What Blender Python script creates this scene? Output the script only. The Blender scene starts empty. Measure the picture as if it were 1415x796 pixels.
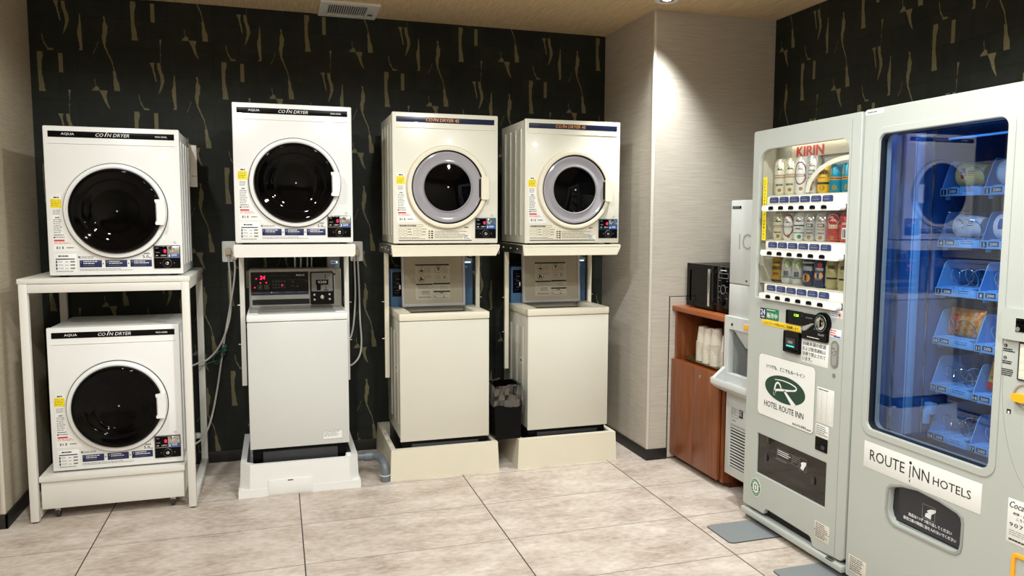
import bpy, bmesh, math, random
from mathutils import Matrix, Vector
R = math.radians
PI = math.pi
random.seed(7)
scene = bpy.context.scene
COL = scene.collection

# ------------------------------------------------------------------ camera, world, exposure
cam_data = bpy.data.cameras.new('camera')
cam_data.sensor_fit = 'HORIZONTAL'
cam_data.sensor_width = 36.0
cam_data.lens = 1051.62 / 1415 * 36.0
cam_data.clip_start = 0.02
cam = bpy.data.objects.new('camera', cam_data)
COL.objects.link(cam)
def aim_camera(loc, yaw, pitch, roll):
    f = Vector((math.sin(yaw) * math.cos(pitch), math.cos(yaw) * math.cos(pitch), -math.sin(pitch)))
    r = Vector((math.cos(yaw), -math.sin(yaw), 0))
    u = r.cross(f)
    c, s = math.cos(roll), math.sin(roll)
    r2 = c * r + s * u
    u2 = -s * r + c * u
    m = Matrix((r2, u2, -f)).transposed().to_4x4()
    m.translation = Vector(loc)
    cam.matrix_world = m
aim_camera((0.83206, -4.16229, 1.47741), 0.299103, 0.0898313, 0.0034506)
scene.camera = cam

scene.view_settings.view_transform = 'Standard'
scene.view_settings.look = 'None'
scene.view_settings.gamma = 1.0
scene.view_settings.use_curve_mapping = False
scene.view_settings.exposure = 0.2

world = bpy.data.worlds.new('world')
scene.world = world
world.use_nodes = True
world.node_tree.nodes['Background'].inputs[0].default_value = (0.9, 0.95, 1.0, 1)
world.node_tree.nodes['Background'].inputs[1].default_value = 0.02

CEIL = 2.706
# downlights of the room: (x, y, watts, cone degrees)
DOWNLIGHTS = [(2.95, -0.22, 130, 82), (0.10, -1.35, 58, 165), (1.55, -1.35, 58, 165), (2.35, -2.35, 95, 155),
              (0.70, -2.70, 85, 150), (2.1, -3.9, 85, 150), (0.45, -4.3, 85, 150)]
LIGHT_COLOR = (0.96, 1.0, 0.985)
def spot(x, y, z, watts, cone, blend, size):
    d = bpy.data.lights.new('downlight_lamp', 'SPOT')
    d.energy = watts
    d.color = LIGHT_COLOR
    d.spot_size = R(cone)
    d.spot_blend = blend
    d.shadow_soft_size = size
    o = bpy.data.objects.new('downlight_lamp', d)
    o.location = (x, y, z)
    COL.objects.link(o)
    return o
for i, (x, y, w, c) in enumerate(DOWNLIGHTS):
    spot(x, y, CEIL - 0.025, w, c, 1.0 if i == 0 else 0.25, 0.03 if i == 0 else 0.045)

# ------------------------------------------------------------------ materials
def lin(c):
    return tuple((v / 12.92 if v <= 0.04045 else ((v + 0.055) / 1.055) ** 2.4) for v in (x / 255.0 for x in c))
def new_mat(name):
    m = bpy.data.materials.new(name)
    m.use_nodes = True
    nt = m.node_tree
    return m, nt, nt.nodes['Principled BSDF']
def mat(name, rgb, rough=0.4, metal=0.0, noise=0.03, scale=40.0, coat=0.0, spec=0.5, bump=0.0):
    m, nt, p = new_mat(name)
    c = lin(rgb)
    p.inputs['Roughness'].default_value = rough
    p.inputs['Metallic'].default_value = metal
    p.inputs['Coat Weight'].default_value = coat
    p.inputs['Specular IOR Level'].default_value = spec
    if noise > 0:
        tc = nt.nodes.new('ShaderNodeTexCoord')
        n = nt.nodes.new('ShaderNodeTexNoise')
        n.inputs['Scale'].default_value = scale
        n.inputs['Detail'].default_value = 3
        nt.links.new(tc.outputs['Object'], n.inputs['Vector'])
        r = nt.nodes.new('ShaderNodeValToRGB')
        r.color_ramp.elements[0].color = (*[v * (1 - noise) for v in c], 1)
        r.color_ramp.elements[1].color = (*[min(1, v * (1 + noise)) for v in c], 1)
        nt.links.new(n.outputs['Fac'], r.inputs[0])
        nt.links.new(r.outputs[0], p.inputs['Base Color'])
        if bump > 0:
            b = nt.nodes.new('ShaderNodeBump')
            b.inputs['Strength'].default_value = bump
            b.inputs['Distance'].default_value = 0.002
            nt.links.new(n.outputs['Fac'], b.inputs['Height'])
            nt.links.new(b.outputs[0], p.inputs['Normal'])
    else:
        p.inputs['Base Color'].default_value = (*c, 1)
    return m
def glow(name, rgb, strength):
    m, nt, p = new_mat(name)
    p.inputs['Base Color'].default_value = (*lin(rgb), 1)
    p.inputs['Emission Color'].default_value = (*lin(rgb), 1)
    p.inputs['Emission Strength'].default_value = strength
    return m
def pane_mat(name, tint, ior=1.5, boost=1.0, rough=0.0, base=0.0):
    m = bpy.data.materials.new(name)
    m.use_nodes = True
    nt = m.node_tree
    nt.nodes.clear()
    out = nt.nodes.new('ShaderNodeOutputMaterial')
    mix = nt.nodes.new('ShaderNodeMixShader')
    tr = nt.nodes.new('ShaderNodeBsdfTransparent')
    tr.inputs[0].default_value = (*tint, 1)
    gl = nt.nodes.new('ShaderNodeBsdfGlossy')
    gl.inputs['Roughness'].default_value = rough
    fr = nt.nodes.new('ShaderNodeFresnel')
    geo = nt.nodes.new('ShaderNodeNewGeometry')
    pick = nt.nodes.new('ShaderNodeMapRange')      # both faces of the pane reflect alike
    pick.inputs[3].default_value = ior
    pick.inputs[4].default_value = 1.0 / ior
    nt.links.new(geo.outputs['Backfacing'], pick.inputs[0])
    nt.links.new(pick.outputs[0], fr.inputs[0])
    mu = nt.nodes.new('ShaderNodeMath')
    mu.operation = 'MULTIPLY_ADD'
    mu.use_clamp = True
    mu.inputs[1].default_value = boost
    mu.inputs[2].default_value = base
    nt.links.new(fr.outputs[0], mu.inputs[0])
    nt.links.new(mu.outputs[0], mix.inputs[0])
    nt.links.new(tr.outputs[0], mix.inputs[1])
    nt.links.new(gl.outputs[0], mix.inputs[2])
    nt.links.new(mix.outputs[0], out.inputs[0])
    return m
def streak_mat(name, rgb, amount, scale, stretch, rough=0.8, bump=0.25):
    """woven wall covering: fine streaks along one direction"""
    m, nt, p = new_mat(name)
    c = lin(rgb)
    p.inputs['Roughness'].default_value = rough
    p.inputs['Specular IOR Level'].default_value = 0.25
    tc = nt.nodes.new('ShaderNodeTexCoord')
    mp = nt.nodes.new('ShaderNodeMapping')
    mp.inputs['Scale'].default_value = stretch
    nt.links.new(tc.outputs['Object'], mp.inputs[0])
    n = nt.nodes.new('ShaderNodeTexNoise')
    n.inputs['Scale'].default_value = scale
    n.inputs['Detail'].default_value = 5
    n.inputs['Roughness'].default_value = 0.65
    nt.links.new(mp.outputs[0], n.inputs['Vector'])
    r = nt.nodes.new('ShaderNodeValToRGB')
    r.color_ramp.elements[0].position = 0.3
    r.color_ramp.elements[1].position = 0.7
    r.color_ramp.elements[0].color = (*[v * (1 - amount) for v in c], 1)
    r.color_ramp.elements[1].color = (*[min(1, v * (1 + amount)) for v in c], 1)
    nt.links.new(n.outputs['Fac'], r.inputs[0])
    nt.links.new(r.outputs[0], p.inputs['Base Color'])
    b = nt.nodes.new('ShaderNodeBump')
    b.inputs['Strength'].default_value = bump
    b.inputs['Distance'].default_value = 0.002
    nt.links.new(n.outputs['Fac'], b.inputs['Height'])
    nt.links.new(b.outputs[0], p.inputs['Normal'])
    return m
def wood_mat(name, a, b_, stretch, rough=0.35):
    m, nt, p = new_mat(name)
    p.inputs['Roughness'].default_value = rough
    tc = nt.nodes.new('ShaderNodeTexCoord')
    mp = nt.nodes.new('ShaderNodeMapping')
    mp.inputs['Scale'].default_value = stretch
    nt.links.new(tc.outputs['Object'], mp.inputs[0])
    n = nt.nodes.new('ShaderNodeTexNoise')
    n.inputs['Scale'].default_value = 6
    n.inputs['Detail'].default_value = 6
    n.inputs['Distortion'].default_value = 0.6
    nt.links.new(mp.outputs[0], n.inputs['Vector'])
    r = nt.nodes.new('ShaderNodeValToRGB')
    r.color_ramp.elements[0].position = 0.3
    r.color_ramp.elements[1].position = 0.72
    r.color_ramp.elements[0].color = (*lin(a), 1)
    r.color_ramp.elements[1].color = (*lin(b_), 1)
    nt.links.new(n.outputs['Fac'], r.inputs[0])
    nt.links.new(r.outputs[0], p.inputs['Base Color'])
    return m
def floor_mat():
    m, nt, p = new_mat('stone_look_tile')
    N, L = nt.nodes, nt.links
    p.inputs['Roughness'].default_value = 0.42
    p.inputs['Specular IOR Level'].default_value = 0.35
    tc = N.new('ShaderNodeTexCoord')
    sep = N.new('ShaderNodeSeparateXYZ')
    L.new(tc.outputs['Object'], sep.inputs[0])
    def math_node(op, a, b=None, clamp=False):
        n = N.new('ShaderNodeMath')
        n.operation = op
        n.use_clamp = clamp
        for i, v in enumerate((a, b)):
            if v is None:
                continue
            if isinstance(v, (int, float)):
                n.inputs[i].default_value = v
            else:
                L.new(v, n.inputs[i])
        return n.outputs[0]
    def line(axis, period, width):
        q = math_node('DIVIDE', sep.outputs[axis], period)
        fr = math_node('ABSOLUTE', math_node('SUBTRACT', math_node('FRACT', math_node('ADD', q, 0.5)), 0.5))
        return math_node('LESS_THAN', fr, width / period / 2), math_node('FLOOR', q)
    lx, ix = line(0, 0.9144, 0.0055)
    ly, iy = line(1, 0.4487, 0.0032)
    seam = math_node('MAXIMUM', lx, ly)
    # each tile takes its own piece of the stone print
    comb = N.new('ShaderNodeCombineXYZ')
    L.new(math_node('MULTIPLY', ix, 3.71), comb.inputs[0])
    L.new(math_node('MULTIPLY', iy, 5.13), comb.inputs[1])
    add = N.new('ShaderNodeVectorMath')
    L.new(tc.outputs['Object'], add.inputs[0])
    L.new(comb.outputs[0], add.inputs[1])
    mp = N.new('ShaderNodeMapping')
    mp.inputs['Scale'].default_value = (1.0, 1.8, 1)
    L.new(add.outputs[0], mp.inputs[0])
    n1 = N.new('ShaderNodeTexNoise')
    n1.inputs['Scale'].default_value = 3.2
    n1.inputs['Detail'].default_value = 9
    n1.inputs['Roughness'].default_value = 0.68
    L.new(mp.outputs[0], n1.inputs['Vector'])
    n2 = N.new('ShaderNodeTexNoise')
    n2.inputs['Scale'].default_value = 26
    n2.inputs['Detail'].default_value = 6
    L.new(mp.outputs[0], n2.inputs['Vector'])
    mixf = math_node('ADD', math_node('MULTIPLY', n1.outputs['Fac'], 0.7), math_node('MULTIPLY', n2.outputs['Fac'], 0.3))
    r = N.new('ShaderNodeValToRGB')
    e = r.color_ramp.elements
    e[0].position, e[1].position = 0.36, 0.64
    e[0].color = (*lin((164, 146, 133)), 1)
    e[1].color = (*lin((218, 207, 197)), 1)
    k = r.color_ramp.elements.new(0.5)
    k.color = (*lin((196, 183, 171)), 1)
    L.new(mixf, r.inputs[0])
    mx = N.new('ShaderNodeMixRGB')
    L.new(seam, mx.inputs[0])
    L.new(r.outputs[0], mx.inputs[1])
    mx.inputs[2].default_value = (*lin((52, 42, 36)), 1)
    L.new(mx.outputs[0], p.inputs['Base Color'])
    b = N.new('ShaderNodeBump')
    b.inputs['Strength'].default_value = 0.08
    b.inputs['Distance'].default_value = 0.002
    L.new(n2.outputs['Fac'], b.inputs['Height'])
    L.new(b.outputs[0], p.inputs['Normal'])
    return m
def paper_mat():
    """dark green-black wallpaper printed like overlapping torn sheets"""
    m, nt, p = new_mat('dark_sheet_wallpaper')
    N, L = nt.nodes, nt.links
    p.inputs['Roughness'].default_value = 0.62
    p.inputs['Specular IOR Level'].default_value = 0.3
    tc = N.new('ShaderNodeTexCoord')
    sep = N.new('ShaderNodeSeparateXYZ')
    L.new(tc.outputs['Object'], sep.inputs[0])
    ad = N.new('ShaderNodeMath')
    L.new(sep.outputs[0], ad.inputs[0])
    L.new(sep.outputs[1], ad.inputs[1])
    cb = N.new('ShaderNodeCombineXYZ')
    L.new(ad.outputs[0], cb.inputs[0])
    L.new(sep.outputs[2], cb.inputs[1])
    br = N.new('ShaderNodeTexBrick')
    br.offset = 0.37
    br.inputs['Scale'].default_value = 1.0
    br.inputs['Brick Width'].default_value = 0.236
    br.inputs['Row Height'].default_value = 0.1525
    br.inputs['Mortar Size'].default_value = 0.0022
    br.inputs['Mortar Smooth'].default_value = 0.4
    br.inputs['Color1'].default_value = (*lin((25, 29, 25)), 1)
    br.inputs['Color2'].default_value = (*lin((33, 37, 31)), 1)
    br.inputs['Mortar'].default_value = (*lin((15, 17, 15)), 1)
    L.new(cb.outputs[0], br.inputs['Vector'])
    n = N.new('ShaderNodeTexNoise')
    n.inputs['Scale'].default_value = 9
    n.inputs['Detail'].default_value = 8
    n.inputs['Roughness'].default_value = 0.7
    L.new(tc.outputs['Object'], n.inputs['Vector'])
    r = N.new('ShaderNodeValToRGB')
    r.color_ramp.elements[0].position = 0.3
    r.color_ramp.elements[1].position = 0.75
    r.color_ramp.elements[0].color = (0.55, 0.55, 0.55, 1)
    r.color_ramp.elements[1].color = (1.35, 1.4, 1.3, 1)
    L.new(n.outputs['Fac'], r.inputs[0])
    mx = N.new('ShaderNodeMixRGB')
    mx.blend_type = 'MULTIPLY'
    mx.inputs[0].default_value = 1
    L.new(br.outputs['Color'], mx.inputs[1])
    L.new(r.outputs[0], mx.inputs[2])
    L.new(mx.outputs[0], p.inputs['Base Color'])
    return m

M = {}
M['floor'] = floor_mat()
M['paper'] = paper_mat()
M['gold'] = mat('gold_wallpaper_print', (116, 109, 80), 0.6, 0.0, 0.25, 60, spec=0.3)
M['fabric_wall'] = streak_mat('woven_beige_wallcovering', (188, 180, 168), 0.13, 60, (0.12, 0.12, 2.4))
M['beige_wall'] = streak_mat('woven_tan_wallcovering', (184, 172, 150), 0.14, 60, (0.12, 0.12, 2.4))
M['ceiling'] = streak_mat('wood_grain_ceiling_paper', (206, 180, 142), 0.2, 45, (2.4, 0.15, 1), 0.8, 0.15)
M['base_dark'] = mat('dark_baseboard', (26, 23, 21), 0.5)
M['trim_white'] = mat('off_white_trim', (214, 208, 196), 0.4)
M['white'] = mat('white_enamel', (236, 236, 234), 0.28, 0, 0.015, 6, coat=0.2)
M['white_matte'] = mat('white_powder_coat', (226, 223, 216), 0.45, 0, 0.02, 20)
M['white_plastic'] = mat('white_plastic', (238, 238, 236), 0.32, 0, 0.01, 20)
M['cream'] = mat('cream_enamel', (226, 223, 209), 0.3, 0, 0.02, 6, coat=0.2)
M['cream_plastic'] = mat('aged_cream_plastic', (224, 217, 197), 0.38, 0, 0.025, 12)
M['washer_white'] = mat('washer_white_enamel', (209, 210, 206), 0.3, 0, 0.015, 6, coat=0.15)
M['washer_cream'] = mat('washer_cream_enamel', (210, 206, 193), 0.32, 0, 0.02, 6, coat=0.15)
M['lid_glass'] = mat('grey_translucent_lid', (132, 132, 124), 0.12, 0, 0.02, 10)
M['coin_plate'] = mat('grey_coin_plate', (128, 128, 126), 0.35, 0.3, 0.03)
M['hatch_grey'] = mat('dark_hatch_plastic', (36, 38, 46), 0.15, 0, 0)
M['grey_panel'] = mat('warm_grey_panel', (176, 174, 166), 0.35, 0.1, 0.02, 20)
M['black_gloss'] = mat('black_gloss', (3, 3, 4), 0.03, 0, 0, spec=0.16)
M['black'] = mat('black_plastic', (5, 5, 6), 0.35, 0, 0.05, spec=0.14)
M['black_matte'] = mat('black_matte', (9, 9, 9), 0.7, 0, 0.05)
M['dark_grey'] = mat('dark_grey_plastic', (48, 49, 52), 0.4)
M['navy'] = mat('navy_print', (22, 34, 82), 0.4)
M['navy_stripe'] = mat('navy_stripe', (20, 30, 62), 0.35)
M['ink'] = mat('black_ink', (22, 22, 22), 0.6, 0, 0)
M['ink_grey'] = mat('grey_ink', (120, 120, 118), 0.6, 0, 0)
M['ink_white'] = mat('white_ink', (235, 235, 235), 0.5, 0, 0)
M['ink_orange'] = mat('orange_ink', (232, 158, 72), 0.5, 0, 0)
M['ink_red'] = mat('red_ink', (200, 52, 50), 0.5, 0, 0)
M['ink_blue'] = mat('blue_ink', (40, 84, 160), 0.5, 0, 0)
M['paper_white'] = mat('white_sticker_paper', (232, 232, 228), 0.55, 0, 0.01)
M['yellow'] = mat('yellow_sticker', (244, 222, 30), 0.5, 0, 0.01)
M['yellow2'] = mat('amber_yellow_sticker', (246, 206, 32), 0.5, 0, 0.01)
M['metal'] = mat('brushed_steel', (190, 190, 188), 0.28, 1.0, 0.05, 80)
M['chrome'] = mat('chrome', (225, 225, 225), 0.08, 1.0, 0)
M['silver_plastic'] = mat('silver_plastic', (176, 174, 178), 0.3, 0.35, 0.02)
M['smoke'] = mat('smoked_grey_glass', (152, 149, 155), 0.12, 0.0, 0.05, 10, coat=0.5)
M['led_red'] = glow('red_led', (255, 30, 80), 2.6)
M['led_white'] = glow('white_led_label', (190, 215, 255), 1.2)
M['led_green'] = glow('green_led', (150, 230, 40), 2.0)
M['led_cyan'] = glow('cyan_led', (70, 225, 205), 0.5)
M['blue_panel'] = mat('slate_blue_panel', (56, 92, 128), 0.45)
M['lid_grey'] = mat('lid_inner_taupe', (160, 150, 130), 0.4, 0.15, 0.03)
M['pvc'] = mat('grey_pvc', (104, 112, 120), 0.35)
M['cord'] = mat('pale_grey_cord', (196, 192, 184), 0.5)
M['plug'] = mat('beige_plug', (205, 188, 158), 0.45)
M['green_tie'] = mat('green_wire', (16, 78, 66), 0.45)
M['wood'] = wood_mat('reddish_brown_veneer', (104, 54, 25), (136, 76, 40), (9, 9, 0.7))
M['wood_top'] = wood_mat('reddish_brown_veneer_edge', (130, 66, 30), (160, 90, 46), (0.7, 9, 9))
M['wood_dark'] = wood_mat('dark_veneer', (70, 32, 15), (92, 44, 22), (9, 9, 0.7))
M['cup'] = mat('paper_cup_white', (238, 232, 218), 0.55, 0, 0.01)
M['tray'] = mat('brass_tone_tray', (150, 132, 84), 0.25, 0.8, 0.05)
M['ice_grey'] = mat('light_grey_enamel', (194, 196, 194), 0.35, 0, 0.015, 8)
M['ice_dark'] = mat('mid_grey_plastic', (150, 152, 150), 0.4)
M['vend'] = mat('pale_grey_green_enamel', (180, 184, 178), 0.3, 0, 0.012, 6, coat=0.25)
M['vend_inner'] = mat('cream_cabinet_lining', (218, 212, 196), 0.5)
M['vend_trim'] = mat('vending_trim_grey', (150, 152, 148), 0.35)
M['mat_grey'] = mat('grey_rubber_plate', (128, 132, 134), 0.5, 0.0, 0.03, 30)
M['snack_blue'] = mat('blue_tray_plastic', (120, 176, 232), 0.35)
M['snack_wall'] = mat('blue_black_lining', (38, 92, 158), 0.3, 0.1, 0.03)
M['snack_dark'] = mat('dark_lining', (26, 30, 38), 0.35)
M['tag_blue'] = mat('blue_price_tag', (42, 58, 108), 0.4)
M['green'] = mat('green_print', (30, 120, 70), 0.5, 0, 0)
M['logo_green'] = mat('deep_green_print', (26, 62, 46), 0.4, 0, 0)
M['amber'] = mat('amber_plastic', (190, 116, 24), 0.2)
M['lever'] = mat('orange_lever', (250, 176, 30), 0.35)
M['led_strip'] = glow('blue_led', (96, 182, 255), 13.0)
M['lamp_strip'] = glow('warm_white_lamp', (255, 248, 232), 3.0)
M['lamp_face'] = glow('downlight_lens', (255, 246, 228), 14.0)
M['teal_ring'] = mat('pale_teal_ring', (120, 160, 150), 0.3, 0.3, 0)
M['glass'] = pane_mat('clear_pane', (0.97, 0.98, 0.97), 1.45, 1.1)
M['glass_snack'] = pane_mat('tinted_pane', (0.86, 0.93, 1.0), 1.5, 1.25, 0.0, 0.03)
M['glass_hatch'] = pane_mat('smoky_pane', (0.42, 0.40, 0.38), 1.5, 1.3)
M['film'] = pane_mat('clear_plastic_film', (0.86, 0.88, 0.9), 1.5, 3.0, 0.05, 0.06)

# ------------------------------------------------------------------ mesh builder
SHARP = R(35)
class MB:
    """collects shapes in one mesh; the front of things looks towards -y"""
    def __init__(s):
        s.bm = bmesh.new()
        s.mats = []
    def mi(s, m):
        m = M[m] if isinstance(m, str) else m
        if m not in s.mats:
            s.mats.append(m)
        return s.mats.index(m)
    def box(s, x0, x1, y0, y1, z0, z1, m, bev=0.0, seg=2):
        mtx = Matrix.Translation(((x0 + x1) / 2, (y0 + y1) / 2, (z0 + z1) / 2)) @ Matrix.Diagonal((abs(x1 - x0), abs(y1 - y0), abs(z1 - z0), 1))
        g = bmesh.ops.create_cube(s.bm, size=1.0, matrix=mtx)
        i = s.mi(m)
        fs = {f for v in g['verts'] for f in v.link_faces}
        for f in fs:
            f.material_index = i
        if bev > 0:
            es = {e for v in g['verts'] for e in v.link_edges}
            bmesh.ops.bevel(s.bm, geom=list(es), offset=bev, segments=seg, affect='EDGES', profile=0.5)
        return s
    def hexa(s, pts, m, bev=0.0):
        """8 corner points: bottom ring of 4, then top ring of 4"""
        vs = [s.bm.verts.new(p) for p in pts]
        i = s.mi(m)
        fl = []
        for q in ((3, 2, 1, 0), (4, 5, 6, 7), (0, 1, 5, 4), (1, 2, 6, 5), (2, 3, 7, 6), (3, 0, 4, 7)):
            f = s.bm.faces.new([vs[k] for k in q])
            f.material_index = i
            fl.append(f)
        bmesh.ops.recalc_face_normals(s.bm, faces=fl)
        if bev > 0:
            es = {e for f in fl for e in f.edges}
            bmesh.ops.bevel(s.bm, geom=list(es), offset=bev, segments=2, affect='EDGES', profile=0.5)
        return s
    def prism(s, pts, lo, hi, m, axis='y'):
        """outline extruded along an axis: axis y takes (x, z), axis x takes (y, z), axis z takes (x, y)"""
        def P(a, b, c):
            return {'y': (a, c, b), 'x': (c, a, b), 'z': (a, b, c)}[axis]
        A = [s.bm.verts.new(P(a, b, lo)) for a, b in pts]
        B = [s.bm.verts.new(P(a, b, hi)) for a, b in pts]
        i = s.mi(m)
        fl = [s.bm.faces.new(A), s.bm.faces.new(B)]
        n = len(pts)
        for k in range(n):
            fl.append(s.bm.faces.new((A[k], A[(k + 1) % n], B[(k + 1) % n], B[k])))
        for f in fl:
            f.material_index = i
        bmesh.ops.recalc_face_normals(s.bm, faces=fl)
        return s
    def _absorb(s, me, m, mtx):
        i = s.mi(m)
        me.transform(mtx)
        me.polygons.foreach_set('material_index', [i] * len(me.polygons))
        s.bm.from_mesh(me)
        me.transform(mtx.inverted())
    def plate(s, loops, yf, t, m, bev=0.0):
        """flat panel with holes, front face at y = yf; loops hold (x, z), the first is the outline"""
        c = bpy.data.curves.new('tmp', 'CURVE')
        c.dimensions = '2D'
        c.fill_mode = 'BOTH'
        c.extrude = t / 2 - bev
        c.bevel_depth = bev
        c.bevel_resolution = 1
        for pts in loops:
            sp = c.splines.new('POLY')
            sp.points.add(len(pts) - 1)
            sp.use_cyclic_u = True
            for p, q in zip(sp.points, pts):
                p.co = (q[0], q[1], 0, 1)
        o = bpy.data.objects.new('tmp', c)
        s._absorb(o.to_mesh(), m, Matrix.Translation((0, yf + t / 2, 0)) @ Matrix.Rotation(PI / 2, 4, 'X'))
        o.to_mesh_clear()
        bpy.data.objects.remove(o)
        bpy.data.curves.remove(c)
        return s
    def text(s, body, x, z, w, h, yf, m, bold=0.0, shear=0.0, align='L', space=1.0, fit=True, t=0.0008, rot=0.0):
        """writing on a front face: fitted to w by h (either may be None), lower left corner at (x, z)"""
        c = bpy.data.curves.new('tmp', 'FONT')
        c.body = body
        c.extrude = 0.002
        c.shear = shear
        c.space_character = space
        c.resolution_u = 2
        o = bpy.data.objects.new('tmp', c)
        me = o.to_mesh()
        if len(me.vertices):
            xs = [v.co.x for v in me.vertices]
            ys = [v.co.y for v in me.vertices]
            x0, x1, y0, y1 = min(xs), max(xs), min(ys), max(ys)
            sx = w / (x1 - x0) if w else None
            sy = h / (y1 - y0) if h else sx
            sx = sx or sy
            ww = (x1 - x0) * sx
            ox = {'L': 0, 'C': -ww / 2, 'R': -ww}[align]
            mt = Matrix.Translation((x, yf, z)) @ Matrix.Rotation(PI / 2, 4, 'X') @ Matrix.Rotation(rot, 4, 'Z') @ Matrix.Translation((ox, 0, 0)) @ Matrix.Diagonal((sx, sy, t / 0.004, 1)) @ Matrix.Translation((-x0, -y0, 0))
            s._absorb(me, m, mt)
            if bold > 0:        # heavier letters: a second, slightly shifted layer
                s._absorb(me, m, Matrix.Translation((bold * 1.3 * sy, 0.0001, 0)) @ mt)
        o.to_mesh_clear()
        bpy.data.objects.remove(o)
        bpy.data.curves.remove(c)
        return s
    def lathe(s, prof, c, m, axis='y', seg=48, a0=0.0):
        """profile of (radius, distance along the axis); axis y grows towards the viewer (-y), z upwards, x to +x"""
        i = s.mi(m)
        rings = []
        for r, d in prof:
            ring = []
            if r < 1e-6:
                p = {'y': (c[0], c[1] - d, c[2]), 'z': (c[0], c[1], c[2] + d), 'x': (c[0] + d, c[1], c[2])}[axis]
                ring = [s.bm.verts.new(p)]
            else:
                for k in range(seg):
                    a = a0 + 2 * PI * k / seg
                    u, v = r * math.cos(a), r * math.sin(a)
                    p = {'y': (c[0] + u, c[1] - d, c[2] + v), 'z': (c[0] + u, c[1] + v, c[2] + d), 'x': (c[0] + d, c[1] + u, c[2] + v)}[axis]
                    ring.append(s.bm.verts.new(p))
            rings.append(ring)
        fl = []
        for A, B in zip(rings, rings[1:]):
            for k in range(seg):
                k2 = (k + 1) % seg
                if len(A) == 1 and len(B) == 1:
                    continue
                if len(A) == 1:
                    q = (A[0], B[k], B[k2])
                elif len(B) == 1:
                    q = (A[k], B[0], A[k2])
                else:
                    q = (A[k], B[k], B[k2], A[k2])
                f = s.bm.faces.new(q)
                f.material_index = i
                fl.append(f)
        bmesh.ops.recalc_face_normals(s.bm, faces=fl)
        return s
    def tube(s, pts, r, m, seg=10, smooth=True, closed=False):
        pts = [Vector(p) for p in pts]
        if smooth and len(pts) > 2:
            q = []
            n = len(pts)
            for k in range(n - 1):
                p0, p1, p2, p3 = pts[max(k - 1, 0)], pts[k], pts[k + 1], pts[min(k + 2, n - 1)]
                for j in range(6):
                    t = j / 6
                    q.append(0.5 * ((2 * p1) + (-p0 + p2) * t + (2 * p0 - 5 * p1 + 4 * p2 - p3) * t * t + (-p0 + 3 * p1 - 3 * p2 + p3) * t ** 3))
            q.append(pts[-1])
            pts = q
        i = s.mi(m)
        rings = []
        up = None
        n = len(pts)
        for k, p in enumerate(pts):
            if closed:
                d = (pts[(k + 1) % n] - pts[k - 1]).normalized()
            else:
                d = (pts[min(k + 1, n - 1)] - pts[max(k - 1, 0)]).normalized()
            if up is None:
                up = Vector((0, 0, 1)) if abs(d.z) < 0.9 else Vector((1, 0, 0))
            a = d.cross(up)
            if a.length < 1e-4:
                a = d.cross(Vector((0, 1, 0)))
            a.normalize()
            up = a.cross(d).normalized()
            rings.append([s.bm.verts.new(p + r * (math.cos(2 * PI * j / seg) * a + math.sin(2 * PI * j / seg) * up)) for j in range(seg)])
        fl = []
        pairs = list(zip(rings, rings[1:])) + ([(rings[-1], rings[0])] if closed else [])
        for A, B in pairs:
            for j in range(seg):
                fl.append(s.bm.faces.new((A[j], A[(j + 1) % seg], B[(j + 1) % seg], B[j])))
        if not closed:
            fl.append(s.bm.faces.new(rings[0]))
            fl.append(s.bm.faces.new(rings[-1]))
        for f in fl:
            f.material_index = i
        bmesh.ops.recalc_face_normals(s.bm, faces=fl)
        return s
    def quad(s, pts, m):
        f = s.bm.faces.new([s.bm.verts.new(p) for p in pts])
        f.material_index = s.mi(m)
        return s
    def lines(s, x, z, w, h, rows, yf, m, fill=0.62, seed=1, dash=0.016):
        """small print too fine to read: rows of short dashes, z is the top"""
        rnd = random.Random(seed)
        step = h / rows
        for k in range(rows):
            zt = z - k * step
            a = x
            end = x + w * rnd.uniform(0.7, 1.0)
            while a < end:
                b = min(end, a + dash * rnd.uniform(0.4, 1.5))
                s.box(a, b, yf - 0.0003, yf + 0.0003, zt - step * fill, zt, m)
                a = b + dash * rnd.uniform(0.08, 0.3)
        return s
    def build(s, name, parent=None, label=None, smooth=True):
        me = bpy.data.meshes.new(name)
        s.bm.to_mesh(me)
        s.bm.free()
        for m in s.mats:
            me.materials.append(m)
        if smooth and len(me.polygons):
            me.polygons.foreach_set('use_smooth', [True] * len(me.polygons))
            me.set_sharp_from_angle(angle=SHARP)
        o = bpy.data.objects.new(name, me)
        COL.objects.link(o)
        if parent is not None:
            o.parent = parent
        if label:
            o['label'] = label
        return o
def rr(x0, z0, x1, z1, r, n=6):
    """rounded rectangle outline; r is one radius or (bl, br, tr, tl)"""
    if not isinstance(r, (tuple, list)):
        r = (r,) * 4
    out = []
    for (cx, cz, a, q) in ((x0 + r[0], z0 + r[0], PI, r[0]), (x1 - r[1], z0 + r[1], 1.5 * PI, r[1]), (x1 - r[2], z1 - r[2], 0, r[2]), (x0 + r[3], z1 - r[3], 0.5 * PI, r[3])):
        if q <= 0:
            out.append((cx, cz))
            continue
        for k in range(n + 1):
            t = a + 0.5 * PI * k / n
            out.append((cx + q * math.cos(t), cz + q * math.sin(t)))
    return out
def ell(cx, cz, a, b, n=40):
    return [(cx + a * math.cos(2 * PI * k / n), cz + b * math.sin(2 * PI * k / n)) for k in range(n)]
def tag(o, label, cat, group=None, kind=None):
    o['label'] = label
    o['category'] = cat
    if group:
        o['group'] = group
    if kind:
        o['kind'] = kind
    return o
def thing(name, loc, label, cat, rotz=0.0, group=None):
    o = bpy.data.objects.new(name, None)
    o.empty_display_size = 0.1
    o.location = loc
    o.rotation_euler = (0, 0, rotz)
    COL.objects.link(o)
    return tag(o, label, cat, group)
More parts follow.
